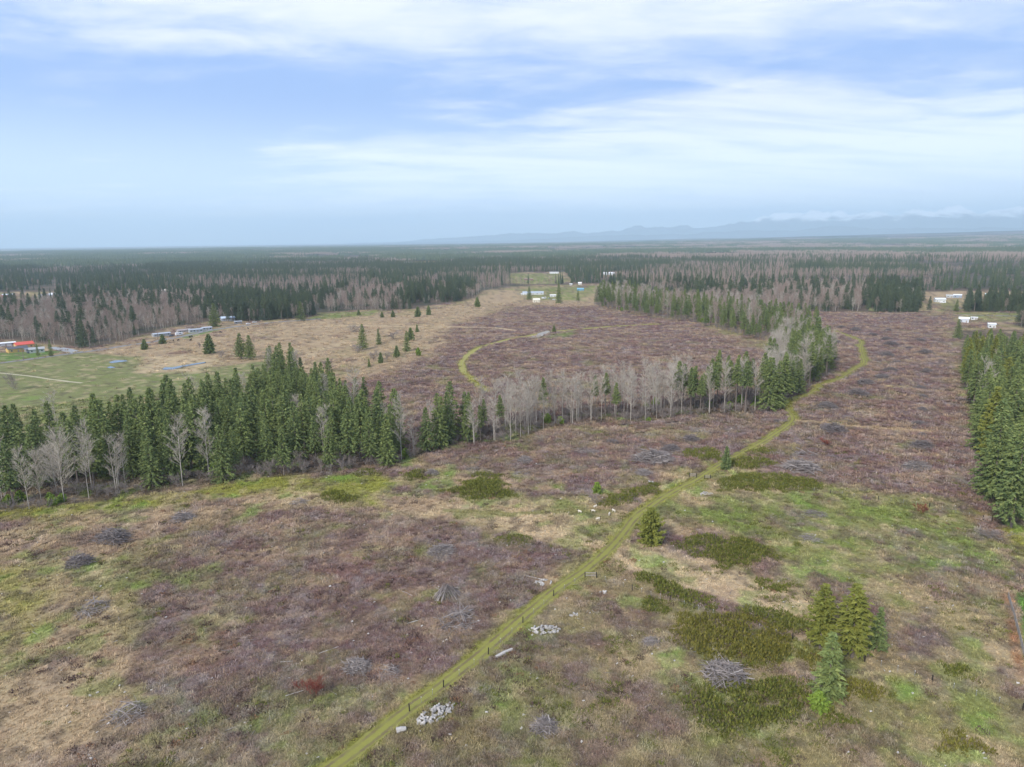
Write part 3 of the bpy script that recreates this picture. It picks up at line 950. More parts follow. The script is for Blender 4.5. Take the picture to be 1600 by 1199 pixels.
BUSHES = [
    (933, 786, 773, 'bare_bush', 'round grey leafless bush at the edge of the sheep meadow', 1.6), (515, 579, 564, 'bare_bush', 'grey bare bush nearest the stand in the tan field', 1.5),
    (560, 551, 542, 'bare_bush', 'grey bush at the foot of the tallest fir in the tan field', 2.6), (583, 563, 552, 'bare_bush', 'grey brush left of the small pointed conifer', 2.0),
    (603, 563, 553, 'bare_bush', 'grey brush right of the small pointed conifer', 2.0), (615, 530, 520, 'bare_bush', 'grey thicket behind the narrow fir in the tan field', 3.0),
    (548, 519, 511, 'bare_bush', 'low grey thicket by the dirt road in the tan field', 3.4), (493, 1085, 1064, 'red_bush', 'rust red leafless bush in the foreground scrub', 1.2),
    (1441, 803, 790, 'red_bush', 'dark red bush on the green slope near the line fence', 1.0), (312, 545, 537, 'bare_bush', 'small brown bush left of the egg-shaped conifer', 1.0),
    (347, 560, 551, 'bare_bush', 'grey bush right of the egg-shaped conifer', 1.8), (27, 610, 590, 'bare_bush', 'bare grey bush alone in the green pasture', 1.1),
    (1552, 842, 826, 'bare_bush', 'grey brush heap of twigs below the right hand forest', 2.2), (1292, 697, 690, 'red_bush', 'dark red bush in the clearcut below the side track', 1.8)]
for x, yb, yt, key, lab, wd in BUSHES:
    p = P(x, yb)
    tree('bare_bush', key, p[0], p[1], px_h(x, yb, yt), lab, 'bush', None, wd)

# ------------------------------------------------------------------ the tree belts
STANDS = dict(
    left=[(-90, 812), (0, 803), (160, 782), (260, 762), (400, 748), (500, 739), (600, 729), (645, 716), (625, 684), (570, 655), (510, 628), (462, 600), (425, 588), (408, 618), (370, 640), (300, 666), (200, 690), (100, 710), (-90, 735)],
    mid=[(640, 717), (700, 698), (800, 691), (870, 667), (940, 657), (1010, 660), (1100, 650), (1197, 647), (1214, 630), (1195, 618), (1100, 628), (1000, 636), (900, 645), (800, 660), (690, 682)],
    tip=[(1197, 647), (1216, 640), (1258, 610), (1297, 588), (1302, 562), (1270, 548), (1215, 552), (1205, 575), (1190, 605)],
    far=[(928, 479), (1030, 498), (1090, 507), (1140, 521), (1205, 537), (1262, 548), (1290, 540), (1262, 517), (1180, 500), (1080, 482), (1000, 466), (940, 462)],
    right=[(1562, 822), (1545, 765), (1531, 705), (1515, 640), (1507, 595), (1502, 560), (1530, 552), (1600, 556), (1680, 570), (1720, 640), (1760, 850), (1640, 840)],
)
SPACING = dict(left=6.3, mid=4.7, tip=6.0, far=7.2, right=6.8)
FRONT = dict(left=10, mid=9, tip=8, far=10, right=9)
trees_con, trees_bare = [], []


def front_depth(x, y, poly_w, nm):
    """metres behind the stand's edge on the side of the camera"""
    r = np.hypot(x, y); ux, uy = x / r, y / r
    d = np.zeros_like(x); alive = np.ones_like(x, bool)
    for s_ in range(1, 60):
        ins = inside_dist(x - ux * s_, y - uy * s_, poly_w) > 0
        alive &= ins
        d += alive
    return d


for nm, px in STANDS.items():
    pw = wpoly(px)
    pts = poisson(pw, SPACING[nm], 300 + len(nm))
    pts = pts[in_view(pts[:, 0], pts[:, 1], 40)]
    u, v, _ = to_px(pts[:, 0], pts[:, 1])
    dep = front_depth(pts[:, 0], pts[:, 1], pw, nm)
    for (x, y), uu, vv, dd in zip(pts, u, v, dep):
        k = rnd.random()
        if nm == 'left':
            pc = .50 if uu < 330 else (.93 if uu < 610 else .6)
            if uu < 330 and dd > 17: pc = .92
            if uu < 330 and dd < 6: pc = .38
            bare = 'bare_pale' if rnd.random() < .8 else 'bare_broad'
            key = rnd.choice(['fir_full', 'fir_full', 'fir_mid']) if uu < 620 else 'fir_high'
            h = rnd.uniform(16, 25) if (uu > 330 or dd < 17) else rnd.uniform(20, 27)
        elif nm == 'mid':
            pc = .42 if uu < 770 else (.07 if uu < 1050 else .72)
            bare = 'bare_pale'
            key = 'fir_high' if (uu > 800 or rnd.random() < .4) else 'fir_full'
            h = rnd.uniform(18, 26) if uu > 1040 else rnd.uniform(15, 24)
        elif nm == 'tip':
            pc = .8 if uu > 1235 else .35
            bare = rnd.choice(['bare_broad', 'bare_pale']); key = rnd.choice(['fir_full', 'fir_mid', 'fir_high']); h = rnd.uniform(18, 26)
        elif nm == 'far':
            pc = .62; bare = 'bare_brown' if rnd.random() < .5 else 'bare_pale'; key = rnd.choice(['fir_high', 'fir_high', 'fir_mid']); h = rnd.uniform(17, 26)
            if dd < 6: h *= rnd.uniform(.6, .9)
        else:
            pc = .95; bare = 'bare_pale'; key = rnd.choice(['fir_full', 'fir_full', 'fir_mid']); h = rnd.uniform(22, 31)
            h *= .62 + .38 * min(1.0, max(0.0, (vv - 550) / 130))
            if rnd.random() < .12: key = 'pine_tall'
        if k < pc: trees_con.append((nm, x, y, uu, dd, key, h))
        else: trees_bare.append((nm, x, y, uu, dd, bare, h * (.97 if bare != 'bare_broad' else .88)))
print('belt trees', len(trees_con), len(trees_bare))
WHERE = dict(left='the left conifer stand', mid='the thin middle tree belt', tip='the trackside belt tip', far='the far belt', right='the right hand forest')


def ordinal(n): return f"{n}{'th' if 10 <= n % 100 <= 20 else {1: 'st', 2: 'nd', 3: 'rd'}.get(n % 10, 'th')}"


N_CON = 300 - len(LONE)
EXTRA = {'fir': [], 'bare': []}
for lst, nmax, nm_, word, kk in ((trees_con, N_CON, 'conifer_tree', 'conifer', 'fir'), (trees_bare, 285, 'bare_tree', 'leafless tree', 'bare')):
    lst.sort(key=lambda t: math.hypot(t[1], t[2]) * (1 if t[4] < 12 else 1.25) + t[4] * 6)
    EXTRA[kk] = lst[nmax:]
    keep = lst[:nmax]
    for st in STANDS:
        fr = sorted([t for t in keep if t[0] == st and t[4] <= FRONT[st]], key=lambda t: t[3])
        inn = sorted([t for t in keep if t[0] == st and t[4] > FRONT[st]], key=lambda t: t[3])
        for i, t in enumerate(fr):
            tree(nm_, t[5], t[1], t[2], t[6], f"{ordinal(i + 1)} {word} from the left on the near edge of {WHERE[st]}", 'tree', f"{word}s on the near edge of {WHERE[st]}", rnd.uniform(.85, 1.15))
        for i, t in enumerate(inn):
            tree(nm_, t[5], t[1], t[2], t[6], f"{ordinal(i + 1)} {word} from the left among those inside {WHERE[st]}", 'tree', f"{word}s inside {WHERE[st]}", rnd.uniform(.85, 1.15))
p = P(1577, 800)
tree('dead_tree', 'snag', p[0], p[1], 27, 'grey dead conifer with bare whorled boughs at the edge of the right hand forest', 'tree')


# ------------------------------------------------------------------ scattering of what nobody could count
def proto_coll(name, meshes):
    c = bpy.data.collections.new(name)
    for i, m in enumerate(meshes):
        c.objects.link(bpy.data.objects.new(f'{name}_{i:02d}', m))
    return c


def scatter(name, pts, rz, sc, idx, coll, label=None, tint=None, cat=None):
    m = bpy.data.meshes.new(name)
    n = len(pts)
    m.vertices.add(n)
    m.vertices.foreach_set('co', np.asarray(pts, np.float32).ravel())
    a = m.attributes.new('turn', 'FLOAT_VECTOR', 'POINT'); a.data.foreach_set('vector', np.stack([np.zeros(n), np.zeros(n), rz], -1).astype(np.float32).ravel())
    a = m.attributes.new('size', 'FLOAT_VECTOR', 'POINT'); a.data.foreach_set('vector', np.asarray(sc, np.float32).ravel())
    a = m.attributes.new('pick', 'INT', 'POINT'); a.data.foreach_set('value', np.asarray(idx, np.int32))
    if tint is not None:
        a = m.attributes.new('tint', 'FLOAT_COLOR', 'POINT'); a.data.foreach_set('color', np.concatenate([tint, np.ones((n, 1))], 1).astype(np.float32).ravel())
    o = link(name, m)
    g = bpy.data.node_groups.new(name, 'GeometryNodeTree')
    g.interface.new_socket('Geometry', in_out='INPUT', socket_type='NodeSocketGeometry')
    g.interface.new_socket('Geometry', in_out='OUTPUT', socket_type='NodeSocketGeometry')
    gi, go = g.nodes.new('NodeGroupInput'), g.nodes.new('NodeGroupOutput')
    ip = g.nodes.new('GeometryNodeInstanceOnPoints')
    ci = g.nodes.new('GeometryNodeCollectionInfo')
    ci.inputs['Collection'].default_value = coll
    ci.inputs['Separate Children'].default_value = True
    ci.inputs['Reset Children'].default_value = True
    def named(nm, ty):
        x = g.nodes.new('GeometryNodeInputNamedAttribute'); x.data_type = ty; x.inputs['Name'].default_value = nm
        return x.outputs[0]
    L = g.links.new
    L(gi.outputs[0], ip.inputs['Points']); L(ci.outputs[0], ip.inputs['Instance'])
    ip.inputs['Pick Instance'].default_value = True
    L(named('pick', 'INT'), ip.inputs['Instance Index'])
    L(named('turn', 'FLOAT_VECTOR'), ip.inputs['Rotation'])
    L(named('size', 'FLOAT_VECTOR'), ip.inputs['Scale'])
    L(ip.outputs[0], go.inputs[0])
    md = o.modifiers.new('scatter', 'NODES'); md.node_group = g
    tag(o, label, cat, kind='stuff')
    return o


def joined(key, i):
    tr, cr, tm, cm = SHAPES[key][i][2]
    o = len(tr.v)
    return mesh_of('tree', tr.v + cr.v, tr.f + [tuple(k + o for k in f) for f in cr.f], (tm, cm), [0] * len(tr.f) + [1] * len(cr.f))


def lo_fir(seed, mat):
    q = random.Random(seed); b = MB()
    H, Rm = 22, q.uniform(2.8, 3.8)
    for i in range(11):
        t = i / 11; z = H * (.12 + .88 * t); n = 6
        a0 = q.uniform(0, 6)
        for k in range(n):
            a = a0 + k * 6.283 / n + q.uniform(-.3, .3); L = Rm * ((1 - t) ** .85 + .04) * q.uniform(.7, 1.2)
            wv = .55 * L + .25
            ca, sa = math.cos(a), math.sin(a)
            b.add([(ca * L * .15 - sa * wv * .5, sa * L * .15 + ca * wv * .5, z + .5), (ca * L * .15 + sa * wv * .5, sa * L * .15 - ca * wv * .5, z + .5), (ca * L, sa * L, z - .28 * L)], [(0, 1, 2)])
            b.add([(0, 0, z + 1.3), (ca * L * .8, sa * L * .8, z - .1 * L), (ca * L * .3, sa * L * .3, z - 1.4)], [(0, 1, 2)])
    return b.mesh('tree', (mat,))


def lo_bare(seed, mat):
    q = random.Random(seed); b = MB()
    H = 18
    b.spike((0, 0, -.3), (0, 0, H), .16)
    for i in range(46):
        f = q.uniform(.3, .95); a = q.uniform(0, 6.28); el = q.uniform(.5, 1.2); L = q.uniform(1.5, 4.0) * (1.2 - .6 * f)
        b.spike((0, 0, H * f), (L * math.cos(a) * math.cos(el), L * math.sin(a) * math.cos(el), H * f + L * math.sin(el)), .13)
    for i in range(40):
        z = q.uniform(.45, .98) * H; rr = 2.6 * math.sqrt(q.random()) * (1.25 - z / H); a = q.uniform(0, 6.28)
        x, y = rr * math.cos(a), rr * math.sin(a)
        b.spike((x, y, z), (x * 1.5 + q.uniform(-.4, .4), y * 1.5 + q.uniform(-.4, .4), z + q.uniform(.8, 1.8)), .08)
    return b.mesh('tree', (mat,))


# the woods beyond the fields
WOOD_BARE = [wpoly(q) for q in (
    [(260, 452), (420, 440), (560, 436), (600, 446), (340, 462)], [(110, 447), (240, 441), (235, 450), (120, 454)], [(420, 430), (560, 424), (620, 428), (500, 434)], [(60, 420), (240, 416), (230, 422), (80, 426)],
    [(-200, 560), (-200, 470), (60, 472), (200, 465), (300, 462), (330, 470), (330, 510), (200, 540), (60, 548)],
    [(470, 500), (480, 470), (600, 455), (700, 450), (690, 476), (600, 495)], [(330, 470), (420, 452), (600, 446), (600, 456), (420, 468)],
    [(690, 470), (720, 452), (790, 446), (790, 462)], [(1000, 470), (1040, 440), (1250, 440), (1372, 452), (1364, 494), (1200, 498), (1080, 500)],
    [(1080, 432), (1500, 425), (1420, 445), (1250, 446)], [(980, 430), (1080, 415), (1300, 412), (1200, 428)])]
WOOD_CON = [wpoly(q) for q in (
    [(330, 470), (400, 470), (520, 462), (500, 484), (420, 498), (380, 478)], [(680, 472), (690, 440), (730, 436), (745, 452), (722, 468)],
    [(1365, 488), (1375, 462), (1435, 448), (1470, 470), (1468, 489)], [(1440, 455), (1500, 425), (1640, 420), (1640, 455)],
    [(860, 448), (890, 430), (950, 428), (945, 448)], [(0, 455), (0, 430), (220, 434), (280, 448), (250, 455)], [(620, 486), (640, 462), (680, 458), (690, 472), (650, 484)],
    [(940, 468), (950, 450), (1010, 448), (1005, 468)])]


def sector(n, r0, r1, a=44.0, power=1.0, q=rng):
    """points spread evenly in log distance (power 0) or in area (power 1)"""
    an = np.radians(q.uniform(-a, a, n)); t = q.random(n)
    rr = np.sqrt(r0 ** 2 + (r1 ** 2 - r0 ** 2) * t) if power == 1.0 else r0 * (r1 / r0) ** t
    return rr * np.sin(an), rr * np.cos(an)


def wood_type(x, y):
    """probability that a tree of the far woods is a conifer"""
    r = np.hypot(x, y)
    f = .6 * fbm(x * .6, y, 420, 4, 71) + .4 * fbm(x, y, 130, 3, 72)
    an = np.arctan2(x, y)
    p = sstep(f, .49 + .03 * sstep(an, -.2, .4) - .02 * sstep(-an, .1, .6) * sstep(r, 1400, 2200), .56 + .03 * sstep(an, -.2, .4))
    p = .10 + .74 * p
    for q in WOOD_BARE:
        d = inside_dist(x, y, q); p = np.where(d > (fbm(x, y, 60, 2, 73) - .5) * 60, .06 + .25 * sstep(fbm(x, y, 45, 2, 75), .6, .7), p)
    for q in WOOD_CON:
        d = inside_dist(x, y, q); p = np.where(d > (fbm(x, y, 60, 2, 74) - .5) * 50, .85, p)
    return p


def woods():
    hi = proto_coll('wood_trees', [joined('fir_full', 0), joined('fir_full', 1), joined('fir_mid', 0), joined('fir_high', 1), joined('bare_brown', 0), joined('bare_brown', 1), joined('bare_brown', 2), joined('bare_pale', 1)])
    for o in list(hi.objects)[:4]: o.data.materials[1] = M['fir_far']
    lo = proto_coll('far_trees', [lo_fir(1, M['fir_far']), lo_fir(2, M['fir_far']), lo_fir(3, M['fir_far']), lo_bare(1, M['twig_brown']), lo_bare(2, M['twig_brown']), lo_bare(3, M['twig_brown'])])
    for nm, r0, r1, dens, coll, nf, nb, lab in (('woodland', 430, 1150, 1 / 42, hi, 4, 4, 'mixed bare and evergreen woodland beyond the fields'),
                                            ('distant_woodland', 1150, 3000, 1 / 75, lo, 3, 3, 'far mixed woodland stretching across the plain')):
        area = math.radians(88) / 2 * (r1 ** 2 - r0 ** 2)
        x, y = sector(int(area * dens), r0, r1)
        gap_ = sstep(fbm(x, y, 300, 3, 77), .62, .72) * (np.hypot(x, y) > 1300)
        thin = np.zeros(len(x))
        for q in WOOD_CON: thin = np.where(inside_dist(x, y, q) > -15, .30 + .5 * sstep(fbm(x, y, 28, 2, 70), .45, .6), thin)
        k = (open_ground(x, y) < -2 - 4 * (fbm(x, y, 25, 2, 76))) & in_view(x, y, 90) & (rng.random(len(x)) > gap_) & (rng.random(len(x)) > thin)
        for st in STANDS.values():
            k &= inside_dist(x, y, wpoly(st)) < 0
        x, y = x[k], y[k]
        con = rng.random(len(x)) < wood_type(x, y)
        idx = np.where(con, rng.integers(0, nf, len(x)), nf + rng.integers(0, nb, len(x)))
        s_ = np.where(con, rng.uniform(.55, 1.2, len(x)), rng.uniform(.5, .85, len(x))) * (.8 + .4 * fbm(x, y, 150, 2, 78))
        sc = np.stack([s_ * rng.uniform(.85, 1.2, len(x)), s_ * rng.uniform(.85, 1.2, len(x)), s_], -1)
        scatter(nm, np.stack([x, y, gz(x, y) - .1], -1), rng.uniform(0, 6.28, len(x)), sc, idx, coll, lab, cat='woodland')
        print(nm, len(x))
    # blocks of trees for the land beyond three kilometres
    blocks = []
    for s_ in range(6):
        b = MB(); q = random.Random(900 + s_)
        fir = s_ < 3
        for i in range(34):
            cx_, cy_ = q.uniform(-38, 38), q.uniform(-38, 38); H = q.uniform(14, 24) if fir else q.uniform(11, 18); rr = q.uniform(2.6, 4.2)
            n = 5; a0 = q.uniform(0, 6)
            if fir:
                ring = [(cx_ + rr * math.cos(a0 + k * 1.2566), cy_ + rr * math.sin(a0 + k * 1.2566), H * .1 + q.uniform(0, 2)) for k in range(n)]
                b.add(ring + [(cx_, cy_, H)], [(k, (k + 1) % n, n) for k in range(n)])
            else:
                for j in range(9):
                    a = q.uniform(0, 6.28); d = q.uniform(.4, 1.3) * rr
                    b.spike((cx_, cy_, H * q.uniform(.1, .5)), (cx_ + d * math.cos(a), cy_ + d * math.sin(a), H * q.uniform(.75, 1.05)), .4)
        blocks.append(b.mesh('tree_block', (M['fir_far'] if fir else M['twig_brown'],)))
    coll = proto_coll('tree_blocks', blocks)
    r0, r1 = 2950, 11000
    x, y = sector(int(math.radians(90) / 2 * (r1 ** 2 - r0 ** 2) / 3300), r0, r1, 45)
    f = fbm(x, y, 700, 4, 79)
    cl = sstep(fbm(x, y, 620, 4, 80), .58, .66)
    k = (rng.random(len(x)) > cl * .93) & (open_ground(x, y) < -10)
    x, y = x[k], y[k]
    con = rng.random(len(x)) < .06 + .9 * sstep(f[k] + .08 * sstep(-np.arctan2(x, y), 0, .6), .45, .56)
    idx = np.where(con, rng.integers(0, 3, len(x)), rng.integers(3, 6, len(x)))
    s_ = rng.uniform(.8, 1.15, len(x))
    scatter('forest', np.stack([x, y, gz(x, y) - 1.0], -1), rng.uniform(0, 6.28, len(x)), np.stack([s_, s_, s_], -1), idx, coll, 'distant dark forest fading into the haze', cat='forest')
    print('blocks', len(x))


woods()

# the rest of the belts, behind the trees that show
def belt_rest():
    keys = []
    for k in ('fir_full', 'fir_mid', 'fir_high', 'pine_tall', 'bare_pale', 'bare_broad', 'bare_brown'):
        keys += [(k, i) for i in range(len(SHAPES[k]))]
    coll = proto_coll('belt_trees', [joined(*k) for k in keys])
    for nm, lst, lab in (('conifer_trees', EXTRA['fir'], 'mass of further conifers filling the tree belts'), ('bare_trees', EXTRA['bare'], 'mass of further leafless trees filling the tree belts')):
        if not lst: continue
        idx = [rnd.choice([i for i, k in enumerate(keys) if k[0] == t[5]]) for t in lst]
        s_ = np.array([t[6] / BASE_H[t[5]] for t in lst])
        x, y = np.array([t[1] for t in lst]), np.array([t[2] for t in lst])
        scatter(nm, np.stack([x, y, gz(x, y) - .05], -1), rng.uniform(0, 6.28, len(x)), np.stack([s_, s_, s_], -1), idx, coll, lab, cat='trees')


belt_rest()


# ------------------------------------------------------------------ ground cover: tufts of grass, canes and scrub
def tint_mat(name, lo=.65, hi=1.5):
    m, k, b = new_mat(name)
    a = k.n('ShaderNodeAttribute', attribute_name='tint', attribute_type='INSTANCER')
    g = k.n('ShaderNodeNewGeometry')
    oi = k.n('ShaderNodeObjectInfo')
    f = k.math('MULTIPLY_ADD', g.outputs['Random Per Island'], (hi - lo) * .6, lo)
    f = k.math('MULTIPLY_ADD', oi.outputs['Random'], (hi - lo) * .4, f)
    sc_ = k.n('ShaderNodeVectorMath', operation='SCALE')
    k.put(sc_.inputs[0], a.outputs['Color']); k.put(sc_.inputs['Scale'], f)
    k.put(b.inputs['Base Color'], sc_.outputs[0])
    b.inputs['Roughness'].default_value = 1.0
    b.inputs['Specular IOR Level'].default_value = .05
    return m


M['tuft'] = tint_mat('grass_blades')
M['cane'] = tint_mat('bramble_canes', .6, 1.7)


def tuft_mesh(seed):
    q = random.Random(seed); b = MB()
    for i in range(16):
        a = q.uniform(0, 6.28); r0 = .3 * math.sqrt(q.random()); x, y = r0 * math.cos(a), r0 * math.sin(a)
        h = q.uniform(.18, .42); o = q.uniform(.05, .35); a2 = q.uniform(0, 6.28); wv = q.uniform(.03, .06)
        b.add([(x - wv * math.sin(a2), y + wv * math.cos(a2), -.03), (x + wv * math.sin(a2), y - wv * math.cos(a2), -.03), (x + o * math.cos(a2), y + o * math.sin(a2), h)], [(0, 1, 2)])
    return b.mesh('tuft', (M['tuft'],))


def cane_mesh(seed):
    q = random.Random(seed); b = MB()
    for i in range(16):
        a = q.uniform(0, 6.28); r0 = .35 * math.sqrt(q.random()); x, y = r0 * math.cos(a), r0 * math.sin(a)
        a2 = a + q.uniform(-1, 1); L = q.uniform(.5, 1.1); h = q.uniform(.35, .85); wv = q.uniform(.018, .035)
        p0, p1, p2 = (x, y, -.03), (x + L * .4 * math.cos(a2), y + L * .4 * math.sin(a2), h), (x + L * math.cos(a2), y + L * math.sin(a2), h * q.uniform(.3, .9))
        sx, sy = -math.sin(a2) * wv, math.cos(a2) * wv
        b.add([(p0[0] - sx, p0[1] - sy, p0[2]), (p0[0] + sx, p0[1] + sy, p0[2]), (p1[0] + sx, p1[1] + sy, p1[2]), (p1[0] - sx, p1[1] - sy, p1[2]), p2], [(0, 1, 2, 3), (3, 2, 4)])
    return b.mesh('canes', (M['cane'],))


def ground_cover():
    tc_, cc_ = proto_coll('tufts', [tuft_mesh(i) for i in range(4)]), proto_coll('canes', [cane_mesh(20 + i) for i in range(5)])
    for nm, coll, n, r0, r1, npk, lab in (('grass', tc_, 110000, 88, 420, 4, 'dead and green grass tufts over the open ground'), ('scrub', cc_, 120000, 88, 900, 5, 'low purple-brown bramble scrub over the cleared land')):
        x, y = sector(n, r0, r1, 43, 0.0)
        k = in_view(x, y, 40, 1.0) & (open_ground(x, y) > -4)
        x, y = x[k], y[k]
        col, scr = albedo(x, y)
        r = np.hypot(x, y)
        on_track = seg_dist(x, y, LINES['main'][::3]) < 1.5
        past = (col[:, 1] > col[:, 0] * 1.0) & (r > 330)
        u = rng.random(len(x))
        k = (u < (.25 + .75 * (1 - scr))) if nm == 'grass' else (u < .04 + .96 * scr)
        k &= ~on_track & ~(past if nm == 'scrub' else np.zeros_like(past))
        x, y, col, r, scr = x[k], y[k], col[k], r[k], scr[k]
        v = rng.uniform(.75, 1.3, (len(x), 1))
        if nm == 'grass': tint = col * v * 1.12
        else:
            alt = np.where(rng.random((len(x), 1)) < .25, TWG[None] * 1.15, np.where(rng.random((len(x), 1)) < .15, RED[None], np.where(rng.random((len(x), 1)) < .45, TAN[None] * .8, PUR[None] * 1.1)))
            tint = (col + (alt - col) * (.5 * scr[:, None])) * v
        s_ = np.clip(r / 170, .8, 3.2) * rng.uniform(.7, 1.35, len(x)) * (.8 + .5 * fbm(x, y, 14, 2, 91))
        if nm == 'scrub': s_ = np.minimum(s_, 2.4) * .9
        sc = np.stack([s_ * 1.15, s_ * 1.15, s_ * (.8 if nm == 'grass' else .72)], -1)
        scatter(nm, np.stack([x, y, gz(x, y)], -1), rng.uniform(0, 6.28, len(x)), sc, rng.integers(0, npk, len(x)), coll, lab, np.clip(tint, 0, .9), cat=nm)
        print(nm, len(x))
    # brush under the tree belts
    bush = proto_coll('brush', [joined('bare_bush', 0), joined('bare_bush', 1), joined('bright_bush', 0)])
    pts = []
    for nm in ('left', 'mid', 'tip', 'far'):
        q = poisson(wpoly(STANDS[nm]), 2.6 if nm in ('mid', 'left') else 4.5, 55)
        if nm == 'left': q = q[front_depth(q[:, 0], q[:, 1], wpoly(STANDS[nm]), nm) < 14]
        pts.append(q)
    q = np.concatenate(pts); q = q[in_view(q[:, 0], q[:, 1], 20)]
    q = q[rng.random(len(q)) < .75]
    s_ = rng.uniform(.45, 1.15, len(q))
    scatter('undergrowth', np.stack([q[:, 0], q[:, 1], gz(q[:, 0], q[:, 1])], -1), rng.uniform(0, 6.28, len(q)), np.stack([s_ * 1.2, s_ * 1.2, s_], -1),
            rng.choice(3, len(q), p=(.47, .47, .06)), bush, 'grey leafless undergrowth at the foot of the tree belts', cat='undergrowth')
    # low shrubs: sprigs of broom, dark bramble clumps, dead weeds
    def sprig(seed, mat, hh):
        q_ = random.Random(seed); b_ = MB()
        for i in range(46):
            a = q_.uniform(0, 6.28); rr = math.sqrt(q_.random()) * .8; z0 = max(0, hh * q_.uniform(.1, 1) * (1 - .6 * rr * rr) - .25); wv = q_.uniform(.05, .12); a2 = q_.uniform(0, 6.28)
            x_, y_ = rr * math.cos(a), rr * math.sin(a)
            b_.add([(x_ - wv * math.sin(a2), y_ + wv * math.cos(a2), z0), (x_ + wv * math.sin(a2), y_ - wv * math.cos(a2), z0), (x_ * 1.25 + q_.uniform(-.1, .1), y_ * 1.25, z0 + q_.uniform(.25, .5))], [(0, 1, 2)])
        return b_.mesh('sprig', (mat,))
    dark_bramble = foliage_mat('dark_bramble', (0.085, 0.055, 0.052), (0.12, 0.07, 0.06), (0.20, 0.13, 0.11), .6)
    rust = foliage_mat('dead_weeds', (0.26, 0.13, 0.075), (0.30, 0.17, 0.10), (0.36, 0.24, 0.14), .6)
    low = proto_coll('low_shrubs', [sprig(1, M['broom'], 1.1), sprig(2, M['broom'], .9), sprig(3, dark_bramble, .8), sprig(4, dark_bramble, .9), sprig(5, rust, .7)])
    x, y = sector(17000, 90, 420, 43, 0.0)
    u_, v_, _ = to_px(x, y)
    k = in_view(x, y, 30, 1.0) & (open_ground(x, y) > 3) & (seg_dist(x, y, LINES['main'][::3]) > 2.2) & (inside_dist(x, y, wpoly(LAYERS[11][1])) < 0)
    for st in STANDS.values(): k &= inside_dist(x, y, wpoly(st)) < 0
    k &= rng.random(len(x)) < .05 + .95 * sstep(fbm(x, y, 12, 3, 97), .50, .64)
    x, y, u_ = x[k], y[k], u_[k]
    _, scr = albedo(x, y)
    grn = rng.random(len(x)) < np.where(u_ > 850, .55, .10) * (1 - .8 * sstep(np.hypot(x, y), 250, 300))
    idx = np.where(grn, rng.integers(0, 2, len(x)), np.where(rng.random(len(x)) < .88, rng.integers(2, 4, len(x)), 4))
    k = grn | (rng.random(len(x)) < .15 + .85 * scr)
    x, y, idx = x[k], y[k], idx[k]
    s_ = rng.uniform(.5, 1.25, len(x))
    scatter('shrubbery', np.stack([x, y, gz(x, y) - .03], -1), rng.uniform(0, 6.28, len(x)), np.stack([s_ * 1.1, s_ * 1.1, s_ * .8], -1), idx, low, 'small sprigs of broom and dark bramble dotted over the near ground', cat='shrubs')
    print('shrubs', len(x))
    # broken sticks and pale bits strewn over the near scrub
    x, y = sector(5200, 88, 330, 43, 0.0)
    k = in_view(x, y, 20, 1.0); x, y = x[k], y[k]
    _, scr = albedo(x, y)
    k = rng.random(len(x)) < (.12 + .8 * scr) * sstep(fbm(x, y, 22, 3, 95), .42, .6); x, y = x[k], y[k]
    z = gz(x, y); b = MB()
    for a_, b_, c_ in zip(x, y, z):
        an = rnd.uniform(0, 6.28); L = rnd.choice((.5, .7, .9, 1.3, 1.8, 2.6)) * rnd.uniform(.7, 1.2)
        b.spike((a_, b_, c_ + .12), (a_ + L * math.cos(an), b_ + L * math.sin(an), c_ + .15 + rnd.uniform(0, .3)), .03 + .012 * L)
    tag(b.build('debris', M['stick']), 'pale broken sticks strewn over the near scrub', 'debris', kind='stuff')
    x, y = sector(520, 90, 420, 43, 0.0)
    k = in_view(x, y, 20, 1.0) & (open_ground(x, y) > 3) & (seg_dist(x, y, LINES['main'][::3]) > 3); x, y = x[k], y[k]
    z = gz(x, y); b = MB()
    for a_, b_, c_ in zip(x, y, z):
        s1 = rnd.uniform(.07, .2)
        b.tube([(a_, b_, c_ + .05), (a_ + rnd.uniform(.15, .5), b_ + rnd.uniform(-.3, .3), c_ + .1 + rnd.uniform(0, .2))], [s1, s1 * rnd.uniform(.6, 1)], 5)
    tag(b.build('rubble', M['log']), 'small pale stones and chunks of wood dotted over the fields', 'rubble', kind='stuff')


ground_cover()


# ------------------------------------------------------------------ broom thickets
def px_scale(x, y):
    p = P(x, y)
    return math.hypot(math.hypot(*p), CAM_H) / F_PX


